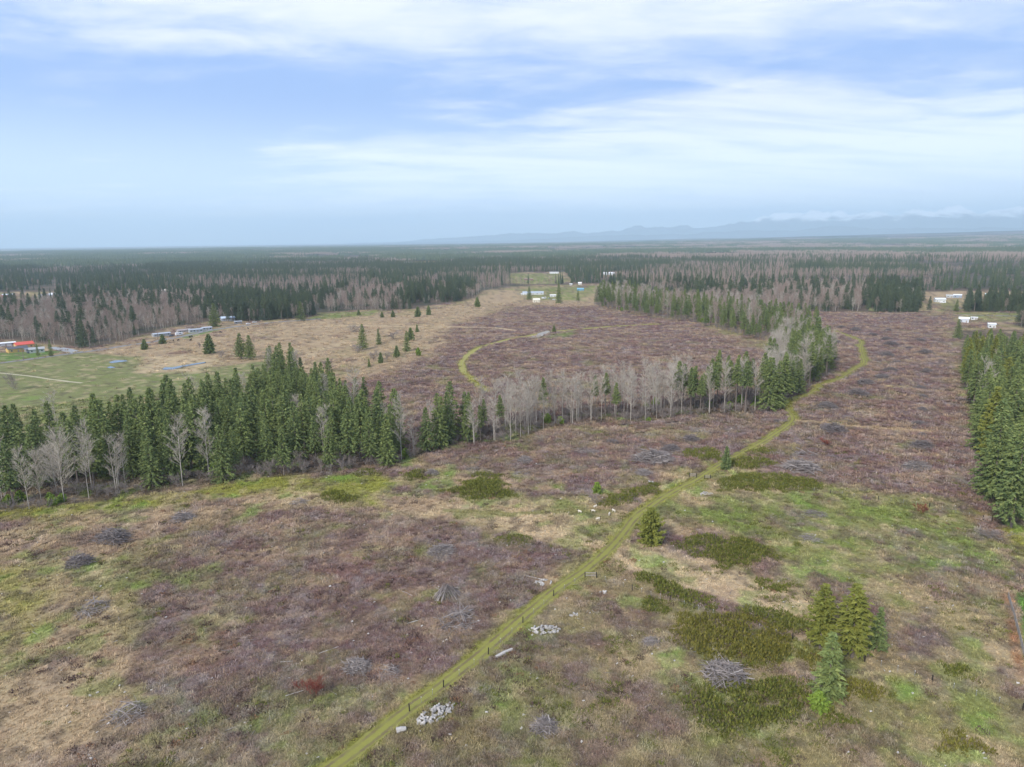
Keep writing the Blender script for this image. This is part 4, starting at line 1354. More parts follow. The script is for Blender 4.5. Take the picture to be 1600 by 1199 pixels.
def broom(px, label, olive=False, h=1.5, dens=.95, seed=0):
    poly = wpoly(px)
    q = np.random.default_rng(seed + 400)
    ctr = np.array(poly).mean(0)
    pts = poisson([tuple(ctr + (np.array(v) - ctr) * 1.22) for v in poly], dens, seed + 500)
    c = pts.mean(0)
    ins = inside_dist(pts[:, 0], pts[:, 1], poly)
    keep = (fbm(pts[:, 0], pts[:, 1], 4.5, 3, seed + 7) > .30) & (ins > (fbm(pts[:, 0], pts[:, 1], 4.0, 3, seed + 17) - .5) * 9 - .4)
    pts, ins = pts[keep], ins[keep]
    z = gz(pts[:, 0], pts[:, 1])
    hh = h * (.75 + 1.0 * fbm(pts[:, 0], pts[:, 1], 3.5, 2, seed + 9)) * np.clip(.62 + ins * .2, .4, 1.05)
    b = MB()
    zc_ = g1(*c)
    for (x, y), zz, hg in zip(pts, z, hh):
        x -= c[0]; y -= c[1]; zz -= zc_
        for i in range(52):
            a = rnd.uniform(0, 6.28); rr = math.sqrt(rnd.random()) * 1.0; t = rnd.uniform(.15, 1.0)
            bx, by = x + rr * math.cos(a), y + rr * math.sin(a)
            z0 = max(zz + hg * t * (1 - .5 * rr * rr) - .45, zz - .05)
            wv = rnd.uniform(.09, .20); a2 = rnd.uniform(0, 6.28); L = rnd.uniform(.35, .7)
            b.add([(bx - wv * math.sin(a2), by + wv * math.cos(a2), z0), (bx + wv * math.sin(a2), by - wv * math.cos(a2), z0),
                   (bx + .25 * math.cos(a) * rr + rnd.uniform(-.2, .2), by + .25 * math.sin(a) * rr + rnd.uniform(-.2, .2), z0 + L)], [(0, 1, 2)])
    o = empty('broom_thicket', (c[0], c[1], zc_))
    tag(o, label, 'shrubs', 'evergreen broom thickets in the clearing')
    cr = b.build('foliage', M['broom_olive' if olive else 'broom'], o)
    cr['kind'] = 'stuff'


def oval(cx_, cy_, wx, wy, n=10, tilt=0.0):
    return [(cx_ + wx / 2 * math.cos(t) * rnd.uniform(.85, 1.1), cy_ + wy / 2 * math.sin(t) * rnd.uniform(.85, 1.1) + tilt * math.cos(t) * wx / 2) for t in np.linspace(0, 6.283, n, endpoint=False)]


BROOM = [
    ([(1066, 850), (1100, 838), (1150, 842), (1200, 858), (1212, 875), (1180, 886), (1120, 884), (1080, 866)], 'dark broom thicket right of the olive cone-shaped tree', 0, 1.7),
    ([(985, 898), (1010, 897), (1060, 918), (1120, 940), (1125, 952), (1070, 946), (1020, 928), (995, 915)], 'long dark broom hedge along the fence below the tan swath', 0, 1.5),
    ([(1055, 975), (1090, 960), (1160, 962), (1230, 985), (1262, 1020), (1258, 1045), (1180, 1035), (1110, 1030), (1070, 1005)], 'widest olive broom thicket left of the pine clump', 1, 1.5),
    (oval(1018, 946, 46, 22), 'small round broom patch below the broom hedge', 0, 1.3),
    ([(1065, 1095), (1100, 1080), (1190, 1062), (1260, 1075), (1320, 1110), (1310, 1130), (1250, 1130), (1190, 1140), (1130, 1155), (1080, 1130)], 'broad green broom thicket around the foot of the open fir', 0, 1.5),
    (oval(1330, 1078, 90, 30, tilt=.2), 'broom strip right of the open fir', 1, 1.2),
    ([(1118, 755), (1150, 742), (1220, 742), (1283, 758), (1275, 768), (1200, 767), (1135, 768)], 'dark broom bank along the line fence right of the gate', 0, 1.7),
    (oval(1100, 710, 54, 22), 'broom clump left of the small dark conifer by the track', 0, 1.6),
    (oval(1172, 724, 68, 20), 'broom clump right of the small dark conifer by the track', 0, 1.6),
    (oval(1188, 706, 50, 12), 'narrow broom row above the track near the gate', 0, 1.3),
    ([(695, 770), (740, 752), (775, 752), (800, 765), (790, 782), (745, 780), (710, 776)], 'big broom thicket in the middle meadow', 0, 1.9),
    (oval(762, 745, 60, 10), 'thin broom row above the big meadow thicket', 0, 1.2),
    (oval(648, 743, 46, 14), 'broom clump beside the heap of twigs by the left stand', 0, 1.4),
    (oval(573, 739, 36, 12), 'broom fringe at the right end of the left stand', 0, 1.2),
    (oval(533, 777, 56, 16, tilt=.1), 'dark broom strip on the mossy meadow edge', 0, 1.3),
    (oval(985, 774, 84, 22, tilt=-.25), 'broom strip between the sheep and the track', 0, 1.3),
    (oval(1017, 760, 34, 18), 'broom clump under the white log heap', 0, 1.3),
    (oval(1210, 968, 120, 24, tilt=.2), 'broom hedge left of the tall pines along the fence', 0, 1.4),
    (oval(1215, 915, 60, 14, tilt=.15), 'low broom patch on the green slope above the tan swath', 0, 1.0),
    (oval(1495, 1050, 60, 16, tilt=.3), 'small broom strip on the right hand slope', 0, 1.2),
    (oval(1488, 1165, 100, 40, tilt=.1), 'sparse broom patch at the bottom right corner', 1, 1.1),
    (oval(800, 846, 70, 14, tilt=.05), 'low broom tufts at the foot of the tan meadow', 0, .9),
    (oval(1150, 858, 20, 10), 'broom sprig above the dark thicket', 0, 1.0),
]
for i, (px, lab, ol, h) in enumerate(BROOM): broom(px, lab, ol, h, 1.05, i)


# ------------------------------------------------------------------ heaps of slash and logs
def heap_mesh(seed, n, flat=.42, thick=.05, teepee=False):
    q = random.Random(seed); b = MB()
    for i in range(n):
        if teepee:
            a = q.uniform(0, 6.28); r0 = q.uniform(.55, 1.1)
            b.spike((r0 * math.cos(a), r0 * math.sin(a), 0), (q.uniform(-.25, .25), q.uniform(-.25, .25), q.uniform(.6, 1.05)), thick * q.uniform(.5, 1.2)); continue
        a = q.uniform(0, 6.28); r0 = math.sqrt(q.random()) * .9; zt = flat * (1 - r0 ** 2) * q.uniform(.25, 1.05)
        x, y = r0 * math.cos(a), r0 * math.sin(a); d = q.uniform(0, 6.28); L = q.uniform(.25, .95); pz = q.uniform(-.35, .35) - .15 * r0
        e = (x + L * math.cos(d), y + L * math.sin(d), max(.02, zt + L * pz))
        s0 = (x - L * .4 * math.cos(d), y - L * .4 * math.sin(d), max(.0, zt - L * .4 * pz))
        b.spike(s0, e, thick * q.uniform(.35, 1.1))
    return b


HEAPS = [heap_mesh(600 + i, 300, .62, .026).mesh('branches', (M['stick'],)) for i in range(3)] + [heap_mesh(620 + i, 280, .66, .028).mesh('branches', (M['stick_dark'],)) for i in range(3)]
HEAP_T = heap_mesh(640, 130, 1, .03, True).mesh('branches', (M['stick'],))
HEAP_F = [heap_mesh(650 + i, 150, .16, .02).mesh('branches', (M['stick'],)) for i in range(2)]


def limb_mesh(seed):
    q = random.Random(seed); b = MB(); L = q.uniform(.6, 1.05)
    b.tube([(-L / 2, 0, 0), (0, q.uniform(-.06, .06), .03), (L / 2, q.uniform(-.08, .08), 0)], [.026, .022, .01], 5)
    return b.mesh('limb', (M['stick'],))


LIMBS = [limb_mesh(i) for i in range(4)]


def heap(x, y, wpx, label, dark=False, kind='mound', limbs=0, group='heaps of weathered branches', hs=1.0):
    p = P(x, y); r = wpx * px_scale(x, y) / 2
    o = empty('brush_pile', (p[0], p[1], g1(*p) - .03), rnd.uniform(0, 6.28), (r * rnd.uniform(.9, 1.15), r * rnd.uniform(.8, 1.0), r * hs))
    tag(o, label, 'brush pile', group)
    me = HEAP_T if kind == 'teepee' else (rnd.choice(HEAP_F) if kind == 'flat' else rnd.choice(HEAPS[3:] if dark else HEAPS[:3]))
    c = link('branches', me, o); c['kind'] = 'stuff'
    for i in range(limbs):
        l = link('limb', rnd.choice(LIMBS), o)
        a = rnd.uniform(0, 6.28); rr = rnd.uniform(.1, .5)
        l.location = (rr * math.cos(a), rr * math.sin(a), .42 * (1 - rr * rr))
        l.rotation_euler = (0, rnd.uniform(-.5, .5), rnd.uniform(0, 6.28))
    return o


PILES = [  # x, y, width, label, dark, kind, limbs
    (690, 864, 42, 'grey heap of branches in the purple scrub below the tan meadow', 0, 'mound', 5), (698, 930, 42, 'tent-shaped pile of poles leaning together in the foreground scrub', 0, 'teepee', 4),
    (1132, 1058, 66, 'largest heap of grey branches, between two broom thickets', 0, 'mound', 8), (851, 1138, 44, 'heap of grey branches at the bottom edge right of the track', 0, 'mound', 6),
    (558, 1044, 46, 'low heap of white sticks left of the track', 0, 'mound', 6), (606, 1052, 40, 'sparse pale tangle of branches right of the low white heap', 0, 'flat', 5),
    (1017, 1004, 26, 'small tidy heap of twigs beside the bright green patch', 0, 'mound', 0), (145, 950, 46, 'flat grey heap of branches in the left foreground', 0, 'flat', 5),
    (200, 1114, 56, 'dark flattened heap of branches at the bottom left', 1, 'flat', 5), (176, 843, 46, 'dark grey heap near the mossy strip, middle one of three', 1, 'mound', 3),
    (125, 882, 38, 'dark grey heap in the left foreground, lowest one of three', 1, 'mound', 3), (285, 811, 34, 'grey heap below the mossy strip, upper one of three', 0, 'mound', 2),
    (467, 786, 32, 'low grey heap left of the dark broom strip', 0, 'flat', 2), (715, 972, 64, 'wide flat spread of grey twigs by the foreground track', 0, 'flat', 3),
    (675, 740, 24, 'small purplish heap beside a broom clump by the left stand', 0, 'mound', 0), (735, 732, 26, 'small purplish heap near the middle tree belt', 0, 'flat', 0),
    (1020, 720, 56, 'long pale windrow of branches in the middle clearing', 0, 'mound', 4), (1005, 740, 26, 'round grey heap just below the long pale windrow', 0, 'mound', 0),
    (1048, 704, 30, 'dark grey heap just above the long pale windrow', 1, 'mound', 0), (1080, 689, 30, 'dark heap near the track left of the narrow broom row', 1, 'mound', 0),
    (1088, 673, 28, 'flat grey heap close to the right end of the middle belt', 1, 'flat', 0), (957, 693, 20, 'small dark heap below the middle belt', 1, 'mound', 0),
    (820, 721, 28, 'grey heap at the left of the middle clearing', 0, 'mound', 0), (815, 742, 32, 'flat lavender heap in the middle clearing', 0, 'flat', 0),
    (912, 706, 34, 'flat grey spread of branches left of the windrow', 0, 'flat', 0), (938, 707, 16, 'thin grey heap touching the flat spread left of the windrow', 0, 'flat', 0),
    (1252, 735, 52, 'big grey heap of branches above the broom bank', 0, 'mound', 6), (1258, 714, 44, 'long low grey heap behind the big heap above the broom bank', 0, 'flat', 2),
    (1432, 733, 34, 'grey heap low in the right hand clearcut', 0, 'mound', 0), (1440, 699, 28, 'black-looking heap below the side track', 1, 'mound', 0),
    (1441, 681, 15, 'small dark heap touching the end of the side track', 1, 'mound', 0), (1302, 675, 38, 'wide dark heap just below the side track', 1, 'mound', 2),
    (1212, 661, 12, 'small dark heap left of the track fork', 1, 'mound', 0), (1292, 638, 28, 'dark heap just above the side track', 1, 'mound', 0),
    (1341, 617, 28, 'dark heap right of the lower track bend', 1, 'mound', 0), (1352, 600, 26, 'dark heap right of the track, above the bend', 1, 'mound', 0),
    (1263, 842, 30, 'burnt ring of reddish debris on the green slope', 1, 'flat', 2), (1276, 804, 32, 'flat ring of grey brush on the green slope', 0, 'flat', 0),
]
for x, y, wv, lab, dk, kd, lm in PILES: heap(x, y, wv, lab, bool(dk), kd, lm)
for i, (x, y, wv) in enumerate(sorted(((1379, 590, 20), (1391, 580, 18), (1386, 556, 22), (1392, 539, 20), (1337, 516, 16), (1307, 535, 14), (1364, 524, 12), (1446, 552, 20), (1447, 582, 16), (1438, 607, 16), (1401, 568, 14),
                 (1442, 622, 16), (1385, 531, 14), (1437, 533, 14), (1315, 512, 12), (1388, 517, 12), (1440, 642, 18), (1437, 663, 18), (1470, 566, 12), (1420, 545, 12)), key=lambda t: t[1])):
    heap(x, y, wv, f'{ordinal(i + 1)} dark slash heap from the top of the far right hand clearcut', True, 'mound', 0, 'dark heaps dotted over the far clearcut', .9)


def log_mesh(seed):
    q = random.Random(seed); b = MB(); r = q.uniform(.14, .25); L = q.uniform(.4, .95)
    b.tube([(-L / 2, 0, 0), (0, q.uniform(-.04, .04), 0), (L / 2, 0, 0)], [r, r * q.uniform(.9, 1.05), r * q.uniform(.8, 1)], 8)
    return b.mesh('log', (M['log'],))


LOGS = [log_mesh(i) for i in range(7)]


def log_heap(x, y, wpx, n, label, hgt=.9, ang=None, ratio=.55, dir_=0.0):
    p = P(x, y); r = wpx * px_scale(x, y) / 2
    o = empty('log_pile', (p[0], p[1], g1(*p)), dir_)
    tag(o, label, 'log pile', 'heaps of bleached logs')
    for i in range(n):
        l = link('log', rnd.choice(LOGS), o)
        a = rnd.uniform(0, 6.28); rr = math.sqrt(rnd.random())
        l.location = (r * rr * math.cos(a), r * ratio * rr * math.sin(a), .15 + hgt * (1 - rr) * rnd.random())
        l.rotation_euler = (rnd.uniform(-.3, .3), rnd.uniform(-.6, .6), rnd.uniform(0, 6.28))
    return o


log_heap(680, 1117, 60, 70, 'heap of bleached white log rounds right of the foreground track', 1.0, ratio=.45, dir_=.75)
log_heap(851, 985, 44, 52, 'heap of bleached logs right of the track below the gate', 1.0, ratio=.5)
log_heap(850, 912, 28, 18, 'loose heap of bleached logs left of the track with one long pole', .6)
log_heap(1016, 755, 15, 10, 'tall white heap of logs on a broom clump in the middle clearing', 1.3)
log_heap(1104, 772, 20, 14, 'pinkish white heap of logs beside the track near the gate', .8)
log_heap(898, 962, 12, 7, 'small scatter of logs above the heap right of the track', .5)
log_heap(942, 926, 9, 5, 'few pale logs by the broom hedge end', .5)


def lone_log(x, y, L, r, an, label):
    p = P(x, y); b = MB()
    b.tube([(-L / 2, 0, r * .7), (0, rnd.uniform(-.1, .1), r * .8), (L / 2, 0, r * .7)], [r, r * .95, r * .7], 8)
    o = b.build('fallen_log', M['log']); o.location = (p[0], p[1], g1(*p)); o.rotation_euler = (0, 0, an)
    tag(o, label, 'log')


lone_log(788, 1022, 4.2, .35, .7, 'single white log lying beside the track and a post')
lone_log(627, 1143, 1.6, .5, .3, 'stubby white log at the track edge below the log rounds')
lone_log(838, 906, 5.5, .14, -.5, 'long thin pole lying by the loose logs left of the track')
lone_log(636, 928, 3.4, .09, -.7, 'thin white pole in the scrub left of the tent-shaped pile')
lone_log(648, 971, 3.6, .09, .5, 'thin white pole below the tent-shaped pile')
lone_log(514, 1016, 4.0, .08, .6, 'thin white branch lying in the left foreground scrub')
lone_log(460, 1085, 3.2, .09, .5, 'crooked white branch left of the red bush')
lone_log(448, 1035, 2.5, .09, .1, 'short white branch left of the low white heap')


# ------------------------------------------------------------------ fences and gates
def post_mesh(h, r, mat):
    b = MB(); b.tube([(0, 0, -.3), (0, 0, h * .5), (0, 0, h)], [r, r, r * .93], 7)
    return b.mesh('post', (mat,))


POST = post_mesh(1.5, .11, M['post'])
STAKE = post_mesh(1.15, .03, M['wire'])
CAPM = (lambda b: (b.box(0, 0, 1.12, .09, .09, .12), b.mesh('cap', (M['white'],)))[1])(MB())


def fence(pxs, label, stakes=3, wires=3):
    pts = [P(*q) for q in pxs]
    o = empty('wire_fence', (pts[0][0], pts[0][1], 0.0)); tag(o, label, 'fence')
    prev = None; allp = []
    for i, p in enumerate(pts):
        q = link('post', POST, o); q.location = (p[0] - pts[0][0], p[1] - pts[0][1], g1(*p)); q.rotation_euler = (rnd.uniform(-.05, .05), rnd.uniform(-.05, .05), 0)
        if prev is not None:
            for k in range(1, stakes + 1):
                t = k / (stakes + 1); c = prev * (1 - t) + p * t
                s_ = link('stake', STAKE, o); s_.location = (c[0] - pts[0][0], c[1] - pts[0][1], g1(*c))
                link('cap', CAPM, s_)
                allp.append(c)
        allp.append(p); prev = p
    allp.sort(key=lambda c: 0)
    path = []
    for a, b in zip(pts[:-1], pts[1:]):
        for k in range(stakes + 1): path.append(a + (b - a) * k / (stakes + 1))
    path.append(pts[-1])
    for k in range(wires):
        b = MB(); b.tube([(c[0] - pts[0][0], c[1] - pts[0][1], g1(*c) + .35 + .33 * k) for c in path], [.006] * len(path), 3)
        b.build('wire', M['wire'], o)


fence([(640, 1112), (693, 1074), (763, 1023), (817, 974), (865, 932), (914, 903)], 'wire fence on dark posts along the right side of the foreground track', 2)
fence([(932, 903), (988, 922), (1047, 939), (1138, 968), (1238, 999), (1351, 1035), (1456, 1068), (1598, 1112), (1680, 1140)], 'wire fence on dark posts running from the gate past the pine clump', 3)
fence([(1110, 748), (1200, 757), (1297, 774), (1372, 784), (1452, 793), (1536, 811)], 'wire fence on dark posts across the green slope to the right hand forest', 3)


def gate(pa, pb, label, h=1.4, mat='wood'):
    a, b_ = P(*pa), P(*pb)
    o = empty('field_gate', (a[0], a[1], g1(*a))); tag(o, label, 'gate')
    d = b_ - a; L = math.hypot(*d); an = math.atan2(d[1], d[0])
    for t in (0, 1):
        q = link('post', POST, o); q.location = (d[0] * t, d[1] * t, 0)
    for k in range(3 if h > 1.2 else 2):
        m = MB(); m.box(d[0] / 2, d[1] / 2, .45 + .4 * k, L - .25, .06, .14, an)
        m.build('rail', M[mat], o)


gate((914, 903), (932, 903), 'wooden field gate between dark posts where the fences meet by the track')
gate((1077, 745), (1088, 746), 'dark rail gate left of the track in the middle clearing', 1.5)
gate((1101, 748), (1110, 748), 'pale rail gate right of the track in the middle clearing', 1.5)
gate((1536, 811), (1550, 813), 'wooden rail gate at the foot of the right hand forest')


def board_fence(pxs, label):
    pts = [P(*q) for q in pxs]
    o = empty('board_fence', (pts[0][0], pts[0][1], 0)); tag(o, label, 'fence')
    a, b_ = pts[0], pts[-1]; d = b_ - a; L = math.hypot(*d); an = math.atan2(d[1], d[0]); n = int(L / 2.6)
    for i in range(n + 1):
        c = d * i / n; z = g1(*(a + c))
        m = MB(); m.box(c[0], c[1], z - .3, .14, .14, 1.75, an); m.build('post', M['wood'], o)
        if i < n:
            e = d * (i + .5) / n
            for k in range(4):
                m = MB(); m.box(e[0], e[1], g1(*(a + e)) + .12 + .34 * k, L / n - .16, .04, .27, an); m.build('board', M['wood'], o)


board_fence([(1575, 934), (1601, 1035)], 'weathered board fence beside the lawn at the right edge')


# ------------------------------------------------------------------ buildings
WALLS = {}


def paint(col):
    k = tuple(round(c, 2) for c in col)
    if k not in WALLS: WALLS[k] = plain('painted_siding', col, grain=.12, scale=1.5, var=.1)
    return WALLS[k]


def metal(col):
    k = ('r',) + tuple(round(c, 2) for c in col)
    if k not in WALLS: WALLS[k] = plain('roofing', col, rough=.45, spec=.4, grain=.12, scale=1.2, var=.1)
    return WALLS[k]


def house(name, x, y, wpx, label, wall=(.6, .6, .58), roof=(.3, .3, .32), depth=.6, eave=2.7, pitch=.45, turn=0.0, wins=3, cat='house', door=True, chimney=False, shed=False):
    p = P(x, y); W = max(4.0, wpx * px_scale(x, y)); D = max(4.5, W * depth)
    an = math.atan2(p[0], p[1])
    o = empty(name, (p[0], p[1], g1(*p)), -an + turn)
    tag(o, label, cat)
    wm, rm = paint(wall), metal(roof)
    hw, hd = W / 2, D / 2
    rise = hd * pitch
    b = MB()
    e2 = eave + (D * pitch * .5 if shed else 0)
    vs_ = [(-hw, -hd, -.3), (hw, -hd, -.3), (hw, hd, -.3), (-hw, hd, -.3), (-hw, -hd, eave), (hw, -hd, eave), (hw, hd, e2), (-hw, hd, e2)]
    fs = [(0, 1, 5, 4), (2, 3, 7, 6)]
    if shed: fs += [(1, 2, 6, 5), (3, 0, 4, 7)]
    else:
        vs_ += [(-hw, 0, eave + rise), (hw, 0, eave + rise)]
        fs += [(1, 2, 6, 9, 5), (3, 0, 4, 8, 7)]
    b.add(vs_, fs)
    b.build('wall', wm, o)
    r = MB(); ov = .45; th = .14
    def slab(y0, z0, y1, z1):
        r.add([(-hw - ov, y0, z0), (hw + ov, y0, z0), (hw + ov, y1, z1), (-hw - ov, y1, z1), (-hw - ov, y0, z0 + th), (hw + ov, y0, z0 + th), (hw + ov, y1, z1 + th), (-hw - ov, y1, z1 + th)],
              [(3, 2, 1, 0), (4, 5, 6, 7), (0, 1, 5, 4), (1, 2, 6, 5), (2, 3, 7, 6), (3, 0, 4, 7)])
    if shed: slab(-hd - ov, eave - ov * pitch * .5 + .02, hd + ov, e2 + ov * pitch * .5 + .02)
    else:
        slab(-hd - ov, eave - ov * pitch + .02, 0, eave + rise + .02)
        slab(0, eave + rise + .02, hd + ov, eave - ov * pitch + .02)
    ro = r.build('roof', rm, o)
    if chimney:
        c = MB(); c.box(hw * .4, hd * .2, eave + rise * .5, .7, .7, rise * .5 + 1.1); c.build('chimney', M['wood'], ro)
    n = wins + (1 if door else 0)
    for i in range(n):
        cx_ = -hw + W * (i + .5) / n
        if door and i == n // 2:
            d = MB(); d.box(cx_, -hd - .03, 0, 1.0, .08, 2.05); d.build('door', M['wood'], o)
        else:
            f = MB(); f.box(cx_, -hd - .02, .95, 1.35, .08, 1.15); fo = f.build('window', M['white'], o)
            g = MB(); g.box(cx_, -hd - .05, 1.03, 1.17, .06, .99); g.build('pane', M['glass'], fo)
    return o


WHT = (.62, .63, .62)
house('house', 27, 550, 21, 'yellow wooden house with dark grey roof in front of the red roof', (.62, .42, .16), (.10, .10, .11), .5, 3.0, .4, .25, 2)
house('house', 38, 544, 19, 'yellow house with bright red metal roof behind the dark-roofed one', (.60, .42, .18), (.62, .10, .07), .6, 3.2, .5, .25, 2)
house('shed', 47, 550, 10, 'low grey-roofed lean-to beside the yellow house', (.28, .26, .25), (.16, .17, .19), .7, 2.2, .25, .25, 1, 'shed', False, False, True)
house('shed', 9, 541, 20, 'long white metal-roofed shed at the left edge', (.60, .60, .60), (.78, .80, .82), .4, 2.6, .2, .1, 2, 'shed')
house('house', 58, 551, 16, 'grey-green house half hidden by roadside firs', (.36, .40, .37), (.36, .37, .37), .6, 2.8, .4, 0, 2)
house('mobile_home', 252, 525, 22, 'low grey home with pale trim behind the round evergreen', (.36, .38, .40), (.40, .43, .47), .4, 2.3, .22, .3, 3)
house('house', 287, 520, 17, 'grey house with brownish roof, left of three in the roadside row', (.40, .39, .38), (.32, .27, .26), .5, 2.4, .3, .3, 2, chimney=True)
house('house', 305, 519, 18, 'blue-grey house in the middle of the roadside row', (.42, .45, .48), (.34, .37, .41), .5, 2.4, .28, .3, 3)
house('house', 323, 516, 13, 'pale grey house at the right end of the roadside row', (.46, .48, .51), (.42, .45, .49), .5, 2.4, .25, .3, 2)
house('barn', 356, 501, 18, 'barn with long blue-white metal roof right of the broad fir', (.34, .36, .40), (.60, .72, .88), .6, 3.2, .35, .2, 2, 'barn')
house('house', 372, 506, 10, 'low brown-grey house right of the blue-roofed barn', (.30, .28, .27), (.30, .31, .33), .6, 2.4, .3, .1, 1)
house('house', 838, 472, 10, 'cream house with pale roof in the far central clearing', (.76, .72, .58), (.74, .71, .60), .8, 3.4, .5, .2, 2)
house('house', 833, 460, 32, 'long house with blue-grey roof behind the cream house', (.60, .62, .63), (.38, .43, .48), .35, 2.6, .35, 0, 4)
house('mobile_home', 818, 461, 8, 'small white trailer left of the dark fir in the far clearing', WHT, (.75, .76, .77), .4, 2.3, .15, 0, 1)
house('shed', 864, 464, 9, 'white shed left of the tall dark fir in the far clearing', WHT, (.78, .77, .75), .7, 2.6, .3, .1, 1, 'shed')
house('shed', 907, 454, 10, 'small bright blue shed in the green far field', (.13, .36, .52), (.20, .42, .58), .6, 2.8, .35, 0, 1, 'shed')
house('shed', 892, 446, 4, 'tiny white shed below the dark grove in the far field', WHT, (.75, .75, .75), .8, 2.5, .3, 0, 1, 'shed')
house('shed', 906, 445, 5, 'white gabled shed right of the tiny one in the far field', WHT, (.78, .78, .78), .9, 3.0, .6, 0, 1, 'shed')
house('barn', 866, 428, 14, 'long white barn roof at the top of the far green fields', WHT, (.74, .72, .70), .35, 3.4, .25, 0, 3, 'barn')
house('barn', 826, 438, 14, 'low red-brown shed row left in the far green fields', (.30, .17, .14), (.32, .22, .19), .3, 2.6, .25, 0, 3, 'barn')
house('barn', 951, 430, 19, 'large barn with shining white roof beyond the dark grove', (.58, .60, .62), (.80, .82, .84), .5, 4.5, .25, 0, 4, 'barn')
house('house', 966, 455, 12, 'pale green roofed cabin among the firs of the far belt', (.52, .54, .48), (.46, .50, .46), .6, 2.6, .4, 0, 2)
house('house', 1424, 472, 18, 'white low house behind the fir grove in the right clearing', (.66, .68, .68), (.50, .52, .54), .5, 2.6, .3, 0, 3)
house('house', 1468, 472, 12, 'white two-part house right of the fir grove', WHT, (.70, .73, .76), .7, 3.6, .35, .3, 2)
house('shed', 1484, 465, 8, 'grey shed left of the blue metal building', (.45, .47, .48), (.58, .60, .60), .6, 2.8, .3, 0, 1, 'shed')
house('shed', 1496, 465, 9, 'metal building with blue wall and white roof in the right clearing', (.30, .36, .46), (.78, .80, .83), .6, 3.4, .35, 0, 1, 'shed')
house('shed', 1546, 463, 9, 'pale teal shed half hidden by firs in the right clearing', (.36, .52, .52), (.55, .66, .66), .6, 2.8, .3, 0, 1, 'shed')
house('barn', 1506, 503, 11, 'white gabled metal building at the far corner of the clearcut', (.60, .63, .68), (.84, .86, .88), .8, 3.6, .4, 0, 1, 'barn')
house('mobile_home', 1522, 500, 7, 'small white trailer right of the white metal building', WHT, (.8, .8, .8), .5, 2.3, .15, 0, 1)
house('house', 1549, 512, 8, 'white house showing over the right hand forest', WHT, (.68, .71, .73), .8, 3.4, .4, .2, 1)
house('house', 71, 465, 14, 'grey-white house, left one of three far across the bare wood', (.60, .62, .63), (.52, .56, .60), .5, 3.0, .35, .3, 2)
house('house', 86, 463, 13, 'brightest white house, middle one of three far across the bare wood', WHT, (.80, .81, .83), .6, 3.4, .45, .2, 2)
house('house', 102, 463, 11, 'white house, right one of three far across the bare wood', (.68, .69, .70), (.66, .68, .71), .5, 2.8, .3, .2, 2)
house('barn', 12, 464, 11, 'small red barn with pale roof at the far left', (.38, .10, .08), (.58, .63, .68), .6, 3.2, .35, .2, 1, 'barn')
house('house', 161, 428, 6, 'tiny white house in the dark far forest', WHT, (.8, .8, .8), .7, 4.0, .4, 0, 1)
house('house', 255, 459, 10, 'tan gabled house behind the brown bare wood', (.60, .54, .46), (.62, .57, .50), .8, 4.4, .6, .1, 2)
house('house', 275, 458, 7, 'small cream house right of the tan gabled one', (.62, .60, .55), (.56, .55, .50), .8, 4.4, .5, .1, 1)
house('barn', 638, 412, 12, 'white long barn on the far green field', WHT, (.84, .86, .86), .4, 5.0, .25, 0, 3, 'barn')


# ------------------------------------------------------------------ vehicles and poles
TYRE = plain('tyre_rubber', (.02, .02, .02)); RIM = plain('wheel_rim', (.4, .4, .4), .4, .5)
WHEEL_M = (lambda b: (b.tube([(0, -.12, 0), (0, .12, 0)], [.34, .34], 14), b.mesh('tyre', (TYRE,)))[1])(MB())
RIM_M = (lambda b: (b.tube([(0, -.13, 0), (0, .13, 0)], [.2, .2], 10), b.mesh('rim', (RIM,)))[1])(MB())


